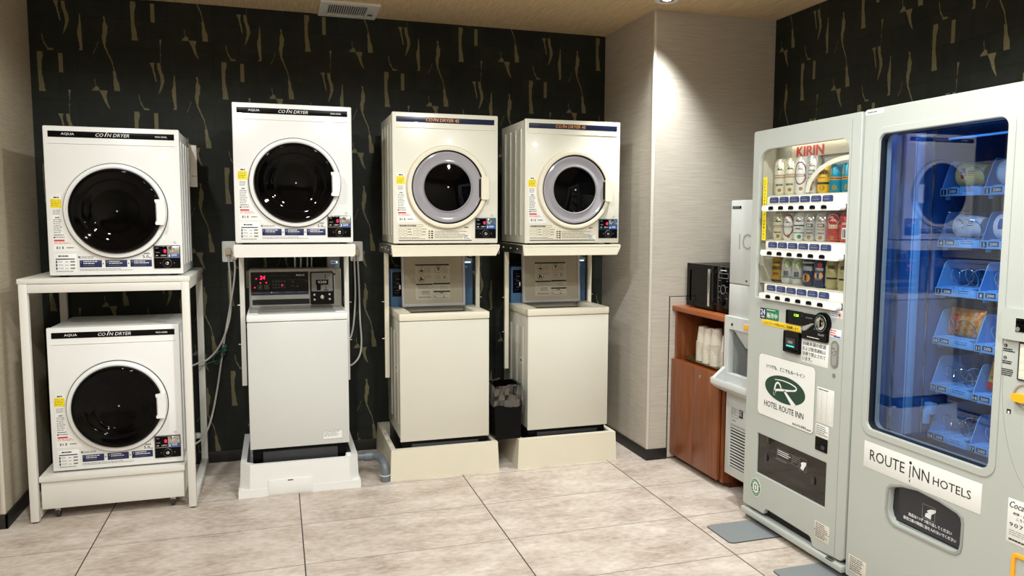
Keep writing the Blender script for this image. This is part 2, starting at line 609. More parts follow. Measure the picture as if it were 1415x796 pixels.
def struct(o):
    o['kind'] = 'structure'
    return o
def copy_thing(root, loc, label):
    c = root.copy()
    COL.objects.link(c)
    c.location = loc
    c['label'] = label
    for ch in list(root.children):
        d = ch.copy()
        COL.objects.link(d)
        d.parent = c
        for g in list(ch.children):
            e = g.copy()
            COL.objects.link(e)
            e.parent = d
    return c

# ------------------------------------------------------------------ the room
XL, XR, YB, YF = -0.437, 3.807, 0.680, -5.2
XP, YP = 2.978, -0.030          # pillar: its side and its front
YW = -0.09                      # where the left wall steps out

b = MB(); b.box(-2.0, XR, YF, YB, -0.06, 0, 'floor'); struct(b.build('floor', smooth=False))
b = MB(); b.box(-2.0, XR, YF, YB, CEIL, CEIL + 0.06, 'ceiling'); struct(b.build('ceiling', smooth=False))

# torn-sheet print: motifs of one wallpaper repeat, in metres from the corner of the wide strip
def rag(pts_left, pts_right):
    return pts_left + pts_right[::-1]
MOTIFS = [
    rag([(0, 0), (0.001, -0.1), (0.003, -0.214)], [(0.026, 0.0), (0.03, -0.022), (0.021, -0.05), (0.019, -0.09), (0.022, -0.13), (0.027, -0.16), (0.030, -0.19), (0.036, -0.214)]),
    [(0.104, -0.004), (0.125, -0.004), (0.125, -0.108), (0.104, -0.108)],
    [(0.372, -0.086), (0.385, -0.086), (0.390, -0.12), (0.401, -0.15), (0.406, -0.195), (0.376, -0.195)],
    rag([(0.332, 0.21), (0.338, 0.19), (0.330, 0.16), (0.329, 0.12), (0.324, 0.09), (0.333, 0.045), (0.35, 0.005), (0.366, -0.03), (0.379, -0.086)],
        [(0.342, 0.21), (0.346, 0.18), (0.356, 0.155), (0.353, 0.12), (0.344, 0.095), (0.341, 0.05), (0.354, 0.01), (0.372, -0.03), (0.383, -0.086)]),
    [(0.278, -0.135), (0.281, -0.135), (0.284, -0.17), (0.297, -0.178), (0.302, -0.198), (0.262, -0.198), (0.271, -0.185), (0.282, -0.175)],
    rag([(0.145, -0.2), (0.148, -0.25), (0.145, -0.33)], [(0.157, -0.2), (0.152, -0.235), (0.151, -0.25), (0.148, -0.33)]),
    [(0.300, -0.195), (0.342, -0.195), (0.334, -0.225), (0.341, -0.26), (0.352, -0.3), (0.338, -0.282), (0.326, -0.26), (0.318, -0.235)],
    [(0.090, -0.332), (0.116, -0.332), (0.111, -0.36), (0.119, -0.40), (0.124, -0.43), (0.12, -0.443), (0.113, -0.41), (0.105, -0.37)],
    rag([(0.128, -0.332), (0.130, -0.36), (0.142, -0.40), (0.146, -0.44), (0.138, -0.48), (0.133, -0.505)], [(0.146, -0.332), (0.150, -0.37), (0.162, -0.40), (0.165, -0.43), (0.155, -0.465), (0.143, -0.49), (0.135, -0.505)]),
    rag([(0.026, -0.513), (0.034, -0.56), (0.052, -0.594), (0.05, -0.599)], [(0.029, -0.513), (0.038, -0.555), (0.056, -0.588), (0.082, -0.593), (0.078, -0.600)][:5]),
    rag([(0.216, -0.395), (0.212, -0.44), (0.202, -0.49), (0.206, -0.54), (0.214, -0.575), (0.206, -0.592)], [(0.219, -0.395), (0.222, -0.44), (0.224, -0.50), (0.224, -0.55), (0.225, -0.578), (0.224, -0.592)]),
    rag([(0.303, -0.54), (0.288, -0.58), (0.276, -0.605)], [(0.305, -0.54), (0.291, -0.58), (0.279, -0.605)]),
]
def torn(poly, seed):
    """long edges of a torn strip get a ragged outline"""
    rnd = random.Random(seed)
    out = []
    n = len(poly)
    for i in range(n):
        p, q = poly[i], poly[(i + 1) % n]
        out.append(p)
        d = math.hypot(q[0] - p[0], q[1] - p[1])
        if d > 0.028 and abs(q[1] - p[1]) > 0.02 and abs(q[0] - p[0]) > 0.0005:
            k = int(d / 0.009)
            for j in range(1, k):
                t = j / k
                out.append((p[0] + (q[0] - p[0]) * t + rnd.uniform(-0.0016, 0.0016), p[1] + (q[1] - p[1]) * t))
    return out
MOTIFS = [torn(m, k) for k, m in enumerate(MOTIFS)]
def clip_poly(poly, k, lim, keep_less):
    out = []
    n = len(poly)
    for i in range(n):
        p, q = poly[i], poly[(i + 1) % n]
        ip = (p[k] <= lim) == keep_less
        iq = (q[k] <= lim) == keep_less
        if ip:
            out.append(p)
        if ip != iq:
            t = (lim - p[k]) / (q[k] - p[k])
            out.append(tuple(p[j] + t * (q[j] - p[j]) for j in (0, 1)))
    return out
def gold_print(bm_builder, lo, hi, place, anchor, zlo, zhi, flip=1):
    """repeats the motifs with a half drop over lo..hi along the wall"""
    PX, PZ = 0.473, 0.61
    n0 = int((lo - anchor[0]) / PX) - 2
    n1 = int((hi - anchor[0]) / PX) + 2
    for i in range(n0, n1 + 1):
        for j in range(-1, 6):
            ox = anchor[0] + i * PX
            oz = anchor[1] - j * PZ + (PZ / 2 if i % 2 else 0)
            for mo in MOTIFS:
                poly = [(ox + x, oz + z) for x, z in mo]
                for k, lim, less in ((0, lo, False), (0, hi, True), (1, zlo, False), (1, zhi, True)):
                    poly = clip_poly(poly, k, lim, less)
                    if len(poly) < 3:
                        break
                if len(poly) < 3:
                    continue
                vs = [bm_builder.bm.verts.new(place(x, z)) for x, z in poly]
                f = bm_builder.bm.faces.new(vs)
                f.material_index = bm_builder.mi('gold')
                f.normal_update()

b = MB(); b.box(XL - 0.1, XP + 0.1, YB, YB + 0.08, 0, CEIL, 'paper')
gold_print(b, XL, XP, lambda x, z: (x, YB - 0.0006, z), (1.963, 2.692), 0.07, CEIL)
struct(b.build('wall_back', smooth=False))
b = MB(); b.box(XR, XR + 0.08, YF, YB, 0, CEIL, 'paper')
gold_print(b, 0.03, 5.2, lambda u, z: (XR - 0.0006, -u, z), (1.23, 2.396), 0.0, CEIL)
struct(b.build('wall_right', smooth=False))
b = MB(); b.box(XP, XR, YP, YB, 0, CEIL, 'fabric_wall'); struct(b.build('wall_pillar', smooth=False))
b = MB(); b.box(-0.8, XL, YW, YB, 0, CEIL, 'beige_wall'); b.box(-0.8, XL, YW - 0.002, YW, 0.0, CEIL, 'beige_wall')
struct(b.build('wall_left', smooth=False))
b = MB(); b.box(-2.06, -2.0, YF, YW, 0, CEIL, 'beige_wall'); b.box(-2.0, -0.8, YW, YW + 0.1, 0, CEIL, 'beige_wall'); struct(b.build('wall_side', smooth=False))
b = MB(); b.box(-2.0, XR, YF - 0.06, YF, 0, CEIL, 'beige_wall'); struct(b.build('wall_front', smooth=False))
b = MB(); b.box(XP - 0.003, XP + 0.014, YP - 0.003, YP + 0.014, 0.07, CEIL, 'trim_white', 0.002); struct(b.build('trim_1'))
b = MB(); b.box(XL - 0.014, XL + 0.003, YW - 0.005, YW + 0.014, 0.07, CEIL, 'trim_white', 0.002); struct(b.build('trim_2'))
b = MB(); b.box(XL, XP, YB - 0.008, YB, 0, 0.07, 'base_dark', 0.002); struct(b.build('baseboard_back'))
b = MB(); b.box(XP - 0.008, XP, YP, YB, 0, 0.07, 'base_dark', 0.002); b.box(XP - 0.008, 3.108, YP - 0.008, YP, 0, 0.07, 'base_dark', 0.002)
struct(b.build('baseboard_pillar'))
b = MB(); b.box(XL, XL + 0.012, YW - 0.012, YB, 0, 0.07, 'base_dark', 0.002); b.box(-0.8, XL + 0.012, YW - 0.012, YW, 0, 0.07, 'base_dark', 0.002)
struct(b.build('baseboard_left'))
# flush access door in the pillar
b = MB()
b.box(3.110, 3.70, YP - 0.004, YP, 0.004, 1.014, 'base_dark')
b.box(3.115, 3.695, YP - 0.006, YP, 0.010, 1.010, 'fabric_wall')
d1 = struct(b.build('door_1'))
b = MB(); b.box(3.222, 3.246, YP - 0.016, YP - 0.006, 0.985, 1.02, 'dark_grey', 0.002); b.box(3.228, 3.236, YP - 0.022, YP - 0.016, 0.99, 1.012, 'black', 0.001)
b.build('latch', d1)

# ------------------------------------------------------------------ ceiling fittings
t = thing('ceiling_vent', (1.265, 0.515, CEIL), 'white ceiling vent grille over the gap between the white and cream dryers', 'vent')
b = MB(); b.plate([rr(-0.168, -0.155, 0.168, 0.155, 0.006), rr(-0.125, -0.112, 0.10, 0.112, 0.004)], 0, 0.014, 'white_matte', 0.002)
o = b.build('frame', t); o.rotation_euler = (PI / 2, 0, 0); o.location = (0, 0, -0.014)
b = MB(); b.box(-0.13, 0.105, -0.115, 0.115, -0.0015, -0.0005, 'black_matte'); b.build('duct_opening', t)
b = MB()
for k in range(18):
    x = -0.119 + k * 0.0129
    b.box(x - 0.0022, x + 0.0022, -0.114, 0.114, -0.012, -0.003, 'white_matte')
b.build('grille', t)
b = MB(); b.box(0.113, 0.143, 0.02, 0.07, -0.017, -0.014, 'silver_plastic', 0.001); b.box(0.12, 0.136, 0.03, 0.045, -0.0185, -0.017, 'dark_grey'); b.build('shutter_slide', t)
def downlight(x, y, label):
    t = thing('downlight', (x, y, CEIL), label, 'ceiling light', group='recessed ceiling downlights')
    b = MB(); b.lathe([(0.040, -0.0005), (0.040, -0.004), (0.062, -0.007), (0.066, -0.004), (0.066, -0.0005)], (0, 0, 0), 'white_matte', 'z', 32); b.build('rim', t)
    b = MB(); b.lathe([(0.040, -0.004), (0.030, -0.0012), (0.022, -0.001)], (0, 0, 0), 'chrome', 'z', 24); b.build('reflector', t)
    b = MB(); b.lathe([(0.022, -0.002), (0.0, -0.002)], (0, 0, 0), 'lamp_face', 'z', 24); b.build('lens', t)
for i, (x, y, w, c) in enumerate(DOWNLIGHTS):
    downlight(x, y, 'recessed round downlight in the ceiling beside the beige pillar' if i == 0 else 'recessed round downlight in the open ceiling, out in the room')

# ------------------------------------------------------------------ coin dryers
DW, DH, DD = 0.298, 0.722, 0.49
def dryer(loc, label, kind, badge):
    """front at y = 0, bottom at z = 0; measured from the left edge (u) and from the top (v)"""
    W = kind == 'white'
    body_m, ring_m = ('white', 'white_plastic') if W else ('cream', 'cream_plastic')
    t = thing('coin_dryer', loc, label, 'tumble dryer', group='coin dryers')
    U = lambda u: u - DW
    V = lambda v: DH - v
    b = MB()
    b.box(-DW, DW, 0, 0.03, 0.008, DH, body_m, 0.006)
    b.box(-DW + 0.004, DW - 0.004, 0.028, DD, 0.008, DH - 0.004, body_m, 0.004)
    for sgn in (-1, 1):
        for k in range(4):
            y = 0.075 + k * 0.105
            x = sgn * (DW - 0.004)
            b.box(min(x, x + sgn * 0.005), max(x, x + sgn * 0.005), y, y + 0.042, 0.05, DH - 0.05, body_m, 0.003)
    b.box(-DW + 0.02, DW - 0.02, -0.003, 0.002, V(0.084), V(0.079), body_m, 0.001)
    for x in (-DW + 0.05, DW - 0.05):
        for y in (0.05, DD - 0.05):
            b.lathe([(0.02, 0), (0.018, 0.012), (0, 0.012)], (x, y, 0), 'black', 'z', 16)
    b.build('cabinet', t)
    # name strip
    b = MB()
    yf = -0.002
    b.box(U(0.022), U(0.574), yf, 0.002, V(0.053), V(0.024), 'black' if W else 'navy_stripe', 0.0008)
    if badge:
        b.text('AQUA', U(0.078), V(0.0445), 0.056, 0.0125, yf, 'ink_white', 0.015)
    if W:
        b.text('CO', U(0.226), V(0.046), 0.034, 0.0155, yf, 'ink_white', 0.0, 0.25)
        b.text('N DRYER', U(0.276), V(0.046), 0.097, 0.0155, yf, 'ink_white', 0.0, 0.25)
        b.text('MCD-CK50L', U(0.488), V(0.043), 0.054, 0.0075, yf, 'ink_white', 0.03)
        slash = (0.2645, 0.2745)
    else:
        b.text('CO', U(0.185), V(0.0465), 0.036, 0.0175, yf, 'ink_orange', 0.02, 0.1)
        b.text('N DRYER 45', U(0.236), V(0.0465), 0.135, 0.0175, yf, 'ink_orange', 0.02, 0.1)
        slash = (0.225, 0.2345)
        if badge:
            b.text('AQUA', U(0.078), V(0.0445), 0.056, 0.0125, yf, 'ink_grey', 0.015)
    im = 'ink_white' if W else 'ink_orange'
    b.prism([(U(slash[0]), V(0.0455)), (U(slash[0] + 0.004), V(0.0455)), (U(slash[1] + 0.001), V(0.028)), (U(slash[1] - 0.003), V(0.028))], yf - 0.0004, yf + 0.0004, im)
    b.prism(ell(U(slash[1] + 0.001), V(0.0245), 0.003, 0.003, 12), yf - 0.0004, yf + 0.0004, im)
    b.build('name_strip', t, 'black name strip with white letters' if W else 'navy name strip with orange letters')
    # door
    cx, cz = U(0.303), V(0.403)
    b = MB()
    if W:
        b.lathe([(0.2325, -0.002), (0.2325, 0.004), (0.2285, 0.005)], (cx, 0, cz), 'dark_grey', 'y', 72)
        b.lathe([(0.2285, 0.0), (0.2285, 0.014), (0.2255, 0.021), (0.214, 0.025), (0.207, 0.023), (0.205, 0.012)], (cx, 0, cz), ring_m, 'y', 72)
    else:
        b.lathe([(0.2315, -0.002), (0.2315, 0.003), (0.2285, 0.004)], (cx, 0, cz), 'plug', 'y', 72)
        b.lathe([(0.2285, 0.0), (0.2285, 0.016), (0.224, 0.024), (0.212, 0.026), (0.2035, 0.024), (0.2035, 0.008)], (cx, 0, cz), ring_m, 'y', 72)
        b.lathe([(0.2035, 0.016), (0.198, 0.016), (0.196, 0.008)], (cx, 0, cz), 'black', 'y', 72)
    door = b.build('door', t, 'round black glass door in a white ring' if W else 'round smoky door in a cream ring')
    b = MB()
    if W:
        b.lathe([(0.206, 0.014), (0.205, 0.030), (0.201, 0.038), (0.194, 0.042), (0.187, 0.0415)] + [(r_, 0.004 + 0.037 * (r_ / 0.185) ** 2) for r_ in (0.18, 0.165, 0.15)] + [(0.148, 0.0285)] + [(r_, 0.0035 + 0.037 * (r_ / 0.185) ** 2) for r_ in (0.145, 0.13, 0.11)] + [(0.108, 0.0150)] + [(r_, 0.003 + 0.037 * (r_ / 0.185) ** 2) for r_ in (0.105, 0.08, 0.05, 0.02)] + [(0.0, 0.003)], (cx, 0, cz), 'black_gloss', 'y', 72)
        b.lathe([(0.0042, 0.002), (0.0042, 0.0055), (0.0, 0.006)], (cx + 0.003, 0, cz), 'silver_plastic', 'y', 12)
    else:
        b.lathe([(0.197, 0.011), (0.194, 0.018), (0.186, 0.020), (0.160, 0.010), (0.142, 0.014), (0.137, 0.020), (0.132, 0.014)], (cx, 0, cz), 'smoke', 'y', 72)
        b.lathe([(0.1325, 0.014), (0.128, 0.010), (0.09, 0.016), (0.04, 0.022), (0.0, 0.0235)], (cx, 0, cz), 'black_gloss', 'y', 64)
        b.lathe([(0.0048, 0.0228), (0.0048, 0.0255), (0.0028, 0.0258), (0.0026, 0.0245), (0, 0.0245)], (cx, 0, cz), 'silver_plastic', 'y', 14)
    b.build('glass', door, 'black dished glass' if W else 'clear grey bowl around a black porthole')
    b = MB()
    if W:
        arc = [(cx + 0.2265 * math.cos(a), cz + 0.2265 * math.sin(a)) for a in [R(-17 + 32 * k / 8) for k in range(9)]]
        inner = [(cx + 0.180 + dx, cz + dz) for dx, dz in ((0.0, 0.058), (-0.002, 0.052), (0.006, 0.025), (0.009, -0.004), (0.006, -0.035), (-0.002, -0.060), (0.002, -0.066))]
        b.prism(arc + inner, -0.052, -0.012, ring_m)
        b.box(cx + 0.183, cx + 0.188, -0.0525, -0.03, cz - 0.05, cz + 0.045, 'ice_dark', 0.001)
    else:
        pts = rr(cx + 0.187, cz - 0.066, cx + 0.231, cz + 0.062, 0.010)
        b.prism(pts, -0.036, -0.006, ring_m)
        b.prism(rr(cx + 0.178, cz - 0.055, cx + 0.19, cz + 0.05, 0.003), -0.026, -0.014, 'black')
    b.build('handle', door)
    # coin unit
    b = MB()
    x0, x1, z0, z1 = U(0.462), U(0.584), 0.036, 0.150
    b.box(x0, x1, -0.006, 0.002, z0, z1, 'black', 0.003)
    b.box(x0 + 0.002, x1 - 0.002, -0.0075, -0.004, z0 + 0.052, z1 - 0.002, 'metal' if W else 'blue_panel', 0.001)
    b.lathe([(0.022, 0), (0.022, 0.002), (0.019, 0.004), (0.018, 0.0025)], (x0 + 0.061, -0.006, z0 + 0.026), 'dark_grey', 'y', 28)
    b.box(x0 + 0.028, x0 + 0.031, -0.0072, -0.006, z0 + 0.024, z0 + 0.03, 'ink_grey')
    b.box(x0 + 0.092, x0 + 0.095, -0.0072, -0.006, z0 + 0.024, z0 + 0.03, 'ink_grey')
    coin = b.build('coin_unit', t, 'black coin box with a lit red digit')
    b = MB()
    b.box(x0 + 0.004, x0 + 0.063, -0.0085, -0.006, z0 + 0.056, z1 - 0.004, 'black_gloss', 0.0008)
    b.text('0', x0 + 0.047, z0 + 0.078, 0.010, 0.017, -0.0088, 'led_red', 0.03)
    b.lines(x0 + 0.010, z1 - 0.010, 0.018, 0.006, 1, -0.0088, 'ink_grey', 0.7, 3, 0.01)
    b.lines(x0 + 0.010, z1 - 0.032, 0.022, 0.006, 1, -0.0088, 'ink_grey', 0.7, 4, 0.01)
    b.text('30', x0 + 0.010, z0 + 0.062, 0.010, 0.006, -0.0088, 'ink_white')
    b.text('100', x0 + 0.034, z0 + 0.062, 0.016, 0.0065, -0.0088, 'ink_white')
    b.text('円', x0 + 0.052, z0 + 0.062, 0.006, 0.006, -0.0088, 'ink_white')
    b.build('display', coin)
    b = MB()
    b.lathe([(0.0155, 0.0), (0.0155, 0.004), (0.012, 0.006), (0.0, 0.006)], (x0 + 0.081, -0.0075, z1 - 0.018), 'chrome', 'y', 28)
    b.box(x0 + 0.0795, x0 + 0.0825, -0.0145, -0.012, z1 - 0.022, z1 - 0.004, 'black')
    b.lathe([(0.0045, 0), (0.0045, 0.003), (0, 0.003)], (x1 - 0.009, -0.0075, z1 - 0.028), 'chrome', 'y', 14)
    b.build('coin_slot', coin)
    b = MB()
    b.box(x0 + 0.066, x1 - 0.004, -0.0083, -0.007, z0 + 0.055, z0 + 0.072, 'ink_blue')
    b.prism([(x0 + 0.070, z0 + 0.057), (x0 + 0.074, z0 + 0.057), (x0 + 0.074, z0 + 0.064), (x0 + 0.0765, z0 + 0.064), (x0 + 0.072, z0 + 0.0705), (x0 + 0.0675, z0 + 0.064), (x0 + 0.070, z0 + 0.064)], -0.0086, -0.008, 'ink_white')
    b.lines(x0 + 0.081, z0 + 0.070, 0.03, 0.012, 2, -0.0083, 'ink_white', 0.4, 9, 0.012)
    b.build('arrow_sticker', coin)
    b = MB()
    b.lathe([(0.0085, 0), (0.0085, 0.004), (0.005, 0.0055), (0, 0.005)], (x0 + 0.061, -0.007, z0 + 0.026), 'chrome', 'y', 20)
    b.box(x0 + 0.060, x0 + 0.062, -0.0132, -0.012, z0 + 0.022, z0 + 0.030, 'black')
    b.build('lock', coin)
    # stickers
    b = MB()
    b.prism([(U(0.026), V(0.330)), (U(0.060), V(0.330)), (U(0.066), V(0.342)), (U(0.068), V(0.42)), (U(0.085), V(0.5)), (U(0.112), V(0.552)), (U(0.138), V(0.598)), (U(0.022), V(0.598)), (U(0.022), V(0.336))], -0.0008, 0.001, 'paper_white')
    b.lines(U(0.034), V(0.336), 0.022, 0.008, 1, -0.0008, 'ink', 0.8, 2, 0.007)
    b.lines(U(0.027), V(0.398), 0.036, 0.026, 4, -0.0008, 'ink_grey', 0.4, 5, 0.009)
    b.lines(U(0.037), V(0.432), 0.02, 0.008, 1, -0.0008, 'ink', 0.8, 7, 0.008)
    b.lines(U(0.027), V(0.444), 0.038, 0.07, 8, -0.0008, 'ink_grey', 0.4, 6, 0.01)
    b.lines(U(0.027), V(0.516), 0.055, 0.022, 2, -0.0008, 'ink_grey', 0.45, 8, 0.01)
    b.box(U(0.026), U(0.032), -0.0012, 0, V(0.534), V(0.527), 'ink')
    b.box(U(0.027), U(0.072), -0.0012, 0, V(0.549), V(0.541), 'ink_red')
    b.lines(U(0.027), V(0.553), 0.075, 0.012, 2, -0.0008, 'ink_red', 0.35, 11, 0.014)
    for x in (0.036, 0.048, 0.06):
        b.box(U(x), U(x + (0.007 if x != 0.048 else 0.004)), -0.0012, 0, V(0.586), V(0.574), 'ink_grey')
    b.lines(U(0.08), V(0.577), 0.04, 0.008, 1, -0.0008, 'ink_grey', 0.7, 13, 0.006)
    b.build('warning_sticker', t)
    b = MB()
    b.box(U(0.020), U(0.066), -0.0016, 0.001, V(0.389), V(0.346), 'yellow', 0.0004)
    b.lines(U(0.023), V(0.351), 0.04, 0.034, 4, -0.0016, mat('brown_ink', (120, 100, 20), 0.6, 0, 0) if 'brown_ink' not in bpy.data.materials else bpy.data.materials['brown_ink'], 0.3, 15, 0.012)
    b.build('yellow_sticker', t, 'yellow caution sticker')
    if W:
        b = MB()
        b.box(U(0.024), U(0.118), -0.0008, 0.001, V(0.700), V(0.610), 'paper_white', 0.0004)
        b.lines(U(0.042), V(0.617), 0.06, 0.008, 1, -0.0008, 'ink', 0.8, 1, 0.008)
        b.box(U(0.030), U(0.112), -0.0012, 0, V(0.637), V(0.632), 'navy')
        for k in range(3):
            z = 0.642 + k * 0.016
            b.box(U(0.030), U(0.036), -0.0012, 0, V(z + 0.012), V(z), 'navy')
            b.box(U(0.038), U(0.066), -0.0011, 0, V(z + 0.012), V(z), 'ink_white')
            b.lines(U(0.040), V(z + 0.002), 0.024, 0.009, 2, -0.0011, 'ink_grey', 0.4, k + 4, 0.007)
            b.lines(U(0.070), V(z + 0.005), 0.016, 0.004, 1, -0.0008, 'ink_grey', 0.7, k + 40, 0.01)
            b.box(U(0.092), U(0.112), -0.0012, 0, V(z + 0.009), V(z + 0.002), 'ink_grey')
        b.lines(U(0.030), V(0.692), 0.08, 0.005, 1, -0.0008, 'ink_grey', 0.7, 77, 0.01)
        b.build('price_sticker', t)
        b = MB()
        b.lines(U(0.128), V(0.623), 0.09, 0.012, 2, -0.0004, 'ink_grey', 0.4, 21, 0.01)
        b.box(U(0.127), U(0.134), -0.0008, 0, V(0.628), V(0.622), 'ink')
        for k, x in enumerate((0.132, 0.244, 0.355)):
            b.box(U(x), U(x + 0.097), -0.001, 0.001, V(0.676), V(0.641), 'navy', 0.0004)
            b.text('%d' % (k + 1), U(x + 0.006), V(0.654), None, 0.007, -0.001, 'ink_white')
            b.lines(U(x + 0.016), V(0.646), 0.07, 0.018, 2, -0.001, 'ink_white', 0.4, 30 + k, 0.009)
            b.lines(U(x + 0.016), V(0.666), 0.06, 0.004, 1, -0.001, 'ink_grey', 0.5, 36 + k, 0.01)
            if k < 2:
                b.prism([(U(x + 0.101), V(0.663)), (U(x + 0.101), V(0.654)), (U(x + 0.107), V(0.6585))], -0.0008, 0, 'ink')
        b.lines(U(0.132), V(0.684), 0.25, 0.012, 2, -0.0004, 'ink_grey', 0.35, 55, 0.012)
        b.text('乾燥容量', U(0.418), V(0.614), 0.026, 0.006, -0.0004, 'ink', 0.02)
        b.text('5.0', U(0.412), V(0.633), 0.026, 0.0145, -0.0004, 'ink', 0.02)
        b.text('kg', U(0.4395), V(0.636), 0.012, 0.009, -0.0004, 'ink')
        b.build('instruction_print', t)
    else:
        b = MB()
        b.prism([(U(0.028), V(0.604)), (U(0.20), V(0.604)), (U(0.26), V(0.636)), (U(0.34), V(0.640)), (U(0.40), V(0.620)), (U(0.445), V(0.604)), (U(0.445), V(0.700)), (U(0.028), V(0.700))], -0.0006, 0.001, 'cream_plastic')
        b.box(U(0.030), U(0.442), -0.001, 0, V(0.700), V(0.695), 'dark_grey')
        b.plate([rr(U(0.030), V(0.622), U(0.165), V(0.610), 0.004), rr(U(0.0312), V(0.6208), U(0.1638), V(0.6112), 0.003)], -0.001, 0.0006, 'ink')
        b.lines(U(0.036), V(0.613), 0.12, 0.007, 1, -0.0008, 'ink', 0.8, 3, 0.008)
        for r_ in range(3):
            for x in (0.030, 0.056, 0.112, 0.136):
                xx, zz = U(x), V(0.642 + r_ * 0.015)
                b.plate([rr(xx, zz, xx + 0.02, zz + 0.012, 0.003), rr(xx + 0.0012, zz + 0.0012, xx + 0.0188, zz + 0.0108, 0.002)], -0.001, 0.0006, 'ink_grey')
            b.lines(U(0.08), V(0.633 + r_ * 0.015), 0.025, 0.006, 1, -0.0008, 'ink', 0.6, 60 + r_, 0.009)
            b.lines(U(0.16), V(0.633 + r_ * 0.015), 0.025, 0.006, 1, -0.0008, 'ink', 0.6, 70 + r_, 0.009)
        b.lines(U(0.030), V(0.680), 0.15, 0.012, 2, -0.0008, 'ink_grey', 0.5, 90, 0.01)
        for k in range(4):
            b.box(U(0.196), U(0.204), -0.001, 0, V(0.650 + k * 0.012), V(0.643 + k * 0.012), 'ink')
            b.box(U(0.210), U(0.222), -0.001, 0, V(0.650 + k * 0.012), V(0.643 + k * 0.012), 'ink')
        b.lines(U(0.230), V(0.645), 0.20, 0.045, 5, -0.0008, 'ink_grey', 0.4, 95, 0.012)
        b.lines(U(0.40), V(0.622), 0.03, 0.008, 1, -0.0008, 'ink', 0.8, 99, 0.01)
        b.box(U(0.392), U(0.434), -0.0009, 0, V(0.694), V(0.666), 'paper_white')
        b.text('乾燥容量', U(0.398), V(0.673), 0.026, 0.005, -0.001, 'ink', 0.02)
        b.text('4.5', U(0.396), V(0.690), 0.022, 0.013, -0.001, 'ink', 0.02)
        b.text('kg', U(0.420), V(0.691), 0.010, 0.008, -0.001, 'ink')
        b.build('instruction_print', t)
    b = MB()
    b.lathe([(0.006, 0), (0.006, 0.0006), (0.0045, 0.0007), (0.0045, 0.0)], (U(0.56), 0, V(0.558)), 'ink_grey', 'y', 16)
    b.build('round_mark', t)
    return t

d_ul = dryer((0.080, -0.02, 1.192), 'white coin dryer standing on top of the white metal rack', 'white', True)
b = MB()
b.box(DW + 0.001, DW + 0.004, 0.40, 0.475, 0.46, 0.69, 'white_matte', 0.001)
b.box(DW + 0.001, DW + 0.036, 0.472, 0.476, 0.46, 0.69, 'white_matte', 0.001)
for z in (0.52,):
    for x in (0.013, 0.027):
        b.lathe([(0.003, 0), (0.003, 0.001), (0, 0.001)], (DW + x, 0.472, z), 'black', 'y', 10)
b.build('wall_bracket', d_ul)
dryer((0.048, -0.005, 0.222), 'white coin dryer inside the white metal rack, under another dryer', 'white', True)
dryer((0.925, 0.0, 1.344), 'white coin dryer on the wall shelf above the closed-lid washer', 'white', True)
dryer((1.738, 0.02, 1.335), 'cream coin dryer with navy strip in the middle of the row', 'cream', False)
dryer((2.502, 0.04, 1.332), 'cream coin dryer with navy strip, nearest the beige pillar', 'cream', True)

# ------------------------------------------------------------------ rack with the two stacked dryers
t = thing('dryer_rack', (0.033, -0.07, 0), 'white square-tube metal rack holding one dryer on top', 'rack')
b = MB(); b.box(-0.378, 0.378, 0, 0.735, 1.165, 1.19, 'white_matte', 0.003); b.build('top_panel', t)
for sx in (-1, 1):
    for y in (0.002, 0.698):
        b = MB(); x = sx * 0.355
        b.box(x - 0.018, x + 0.018, y, y + 0.035, 0.006, 1.165, 'white_matte', 0.002)
        b.lathe([(0.016, 0), (0.016, 0.007), (0, 0.007)], (x, y + 0.0175, 0), 'black', 'z', 14)
        b.build('leg', t)
b = MB()
for y in (0.002, 0.698):
    b.box(-0.337, 0.337, y, y + 0.035, 1.122, 1.163, 'white_matte', 0.002)
for sx in (-1, 1):
    x = sx * 0.355
    b.box(x - 0.018, x + 0.018, 0.038, 0.697, 1.122, 1.163, 'white_matte', 0.002)
b.build('top_rail', t)
for sx in (-1, 1):
    b = MB(); x = sx * 0.355
    b.box(x - 0.018, x + 0.018, 0.038, 0.697, 0.012, 0.046, 'white_matte', 0.002)
    b.build('bottom_rail', t)
b = MB(); b.box(-0.337, 0.337, 0.70, 0.73, 0.17, 0.20, 'white_matte', 0.002); b.build('back_rail', t)
t = thing('platform_trolley', (0.026, -0.045, 0), 'low white platform on casters under the lower dryer in the rack', 'platform')
b = MB(); b.box(-0.322, 0.322, 0.006, 0.60, 0.055, 0.192, 'white_matte', 0.003); b.build('skirt', t)
b = MB(); b.box(-0.328, 0.328, -0.004, 0.61, 0.193, 0.220, 'white_matte', 0.003); b.build('top_board', t)
for sx in (-1, 1):
    for y in (0.05, 0.52):
        x = sx * 0.262
        b = MB(); b.box(x - 0.012, x + 0.012, y - 0.012, y + 0.02, 0.03, 0.056, 'metal', 0.002); c = b.build('caster', t)
        b = MB(); b.lathe([(0.0, -0.009), (0.018, -0.009), (0.02, -0.006), (0.02, 0.006), (0.018, 0.009), (0.0, 0.009)], (x, y, 0.02), 'dark_grey', 'x', 20); b.build('wheel', c)

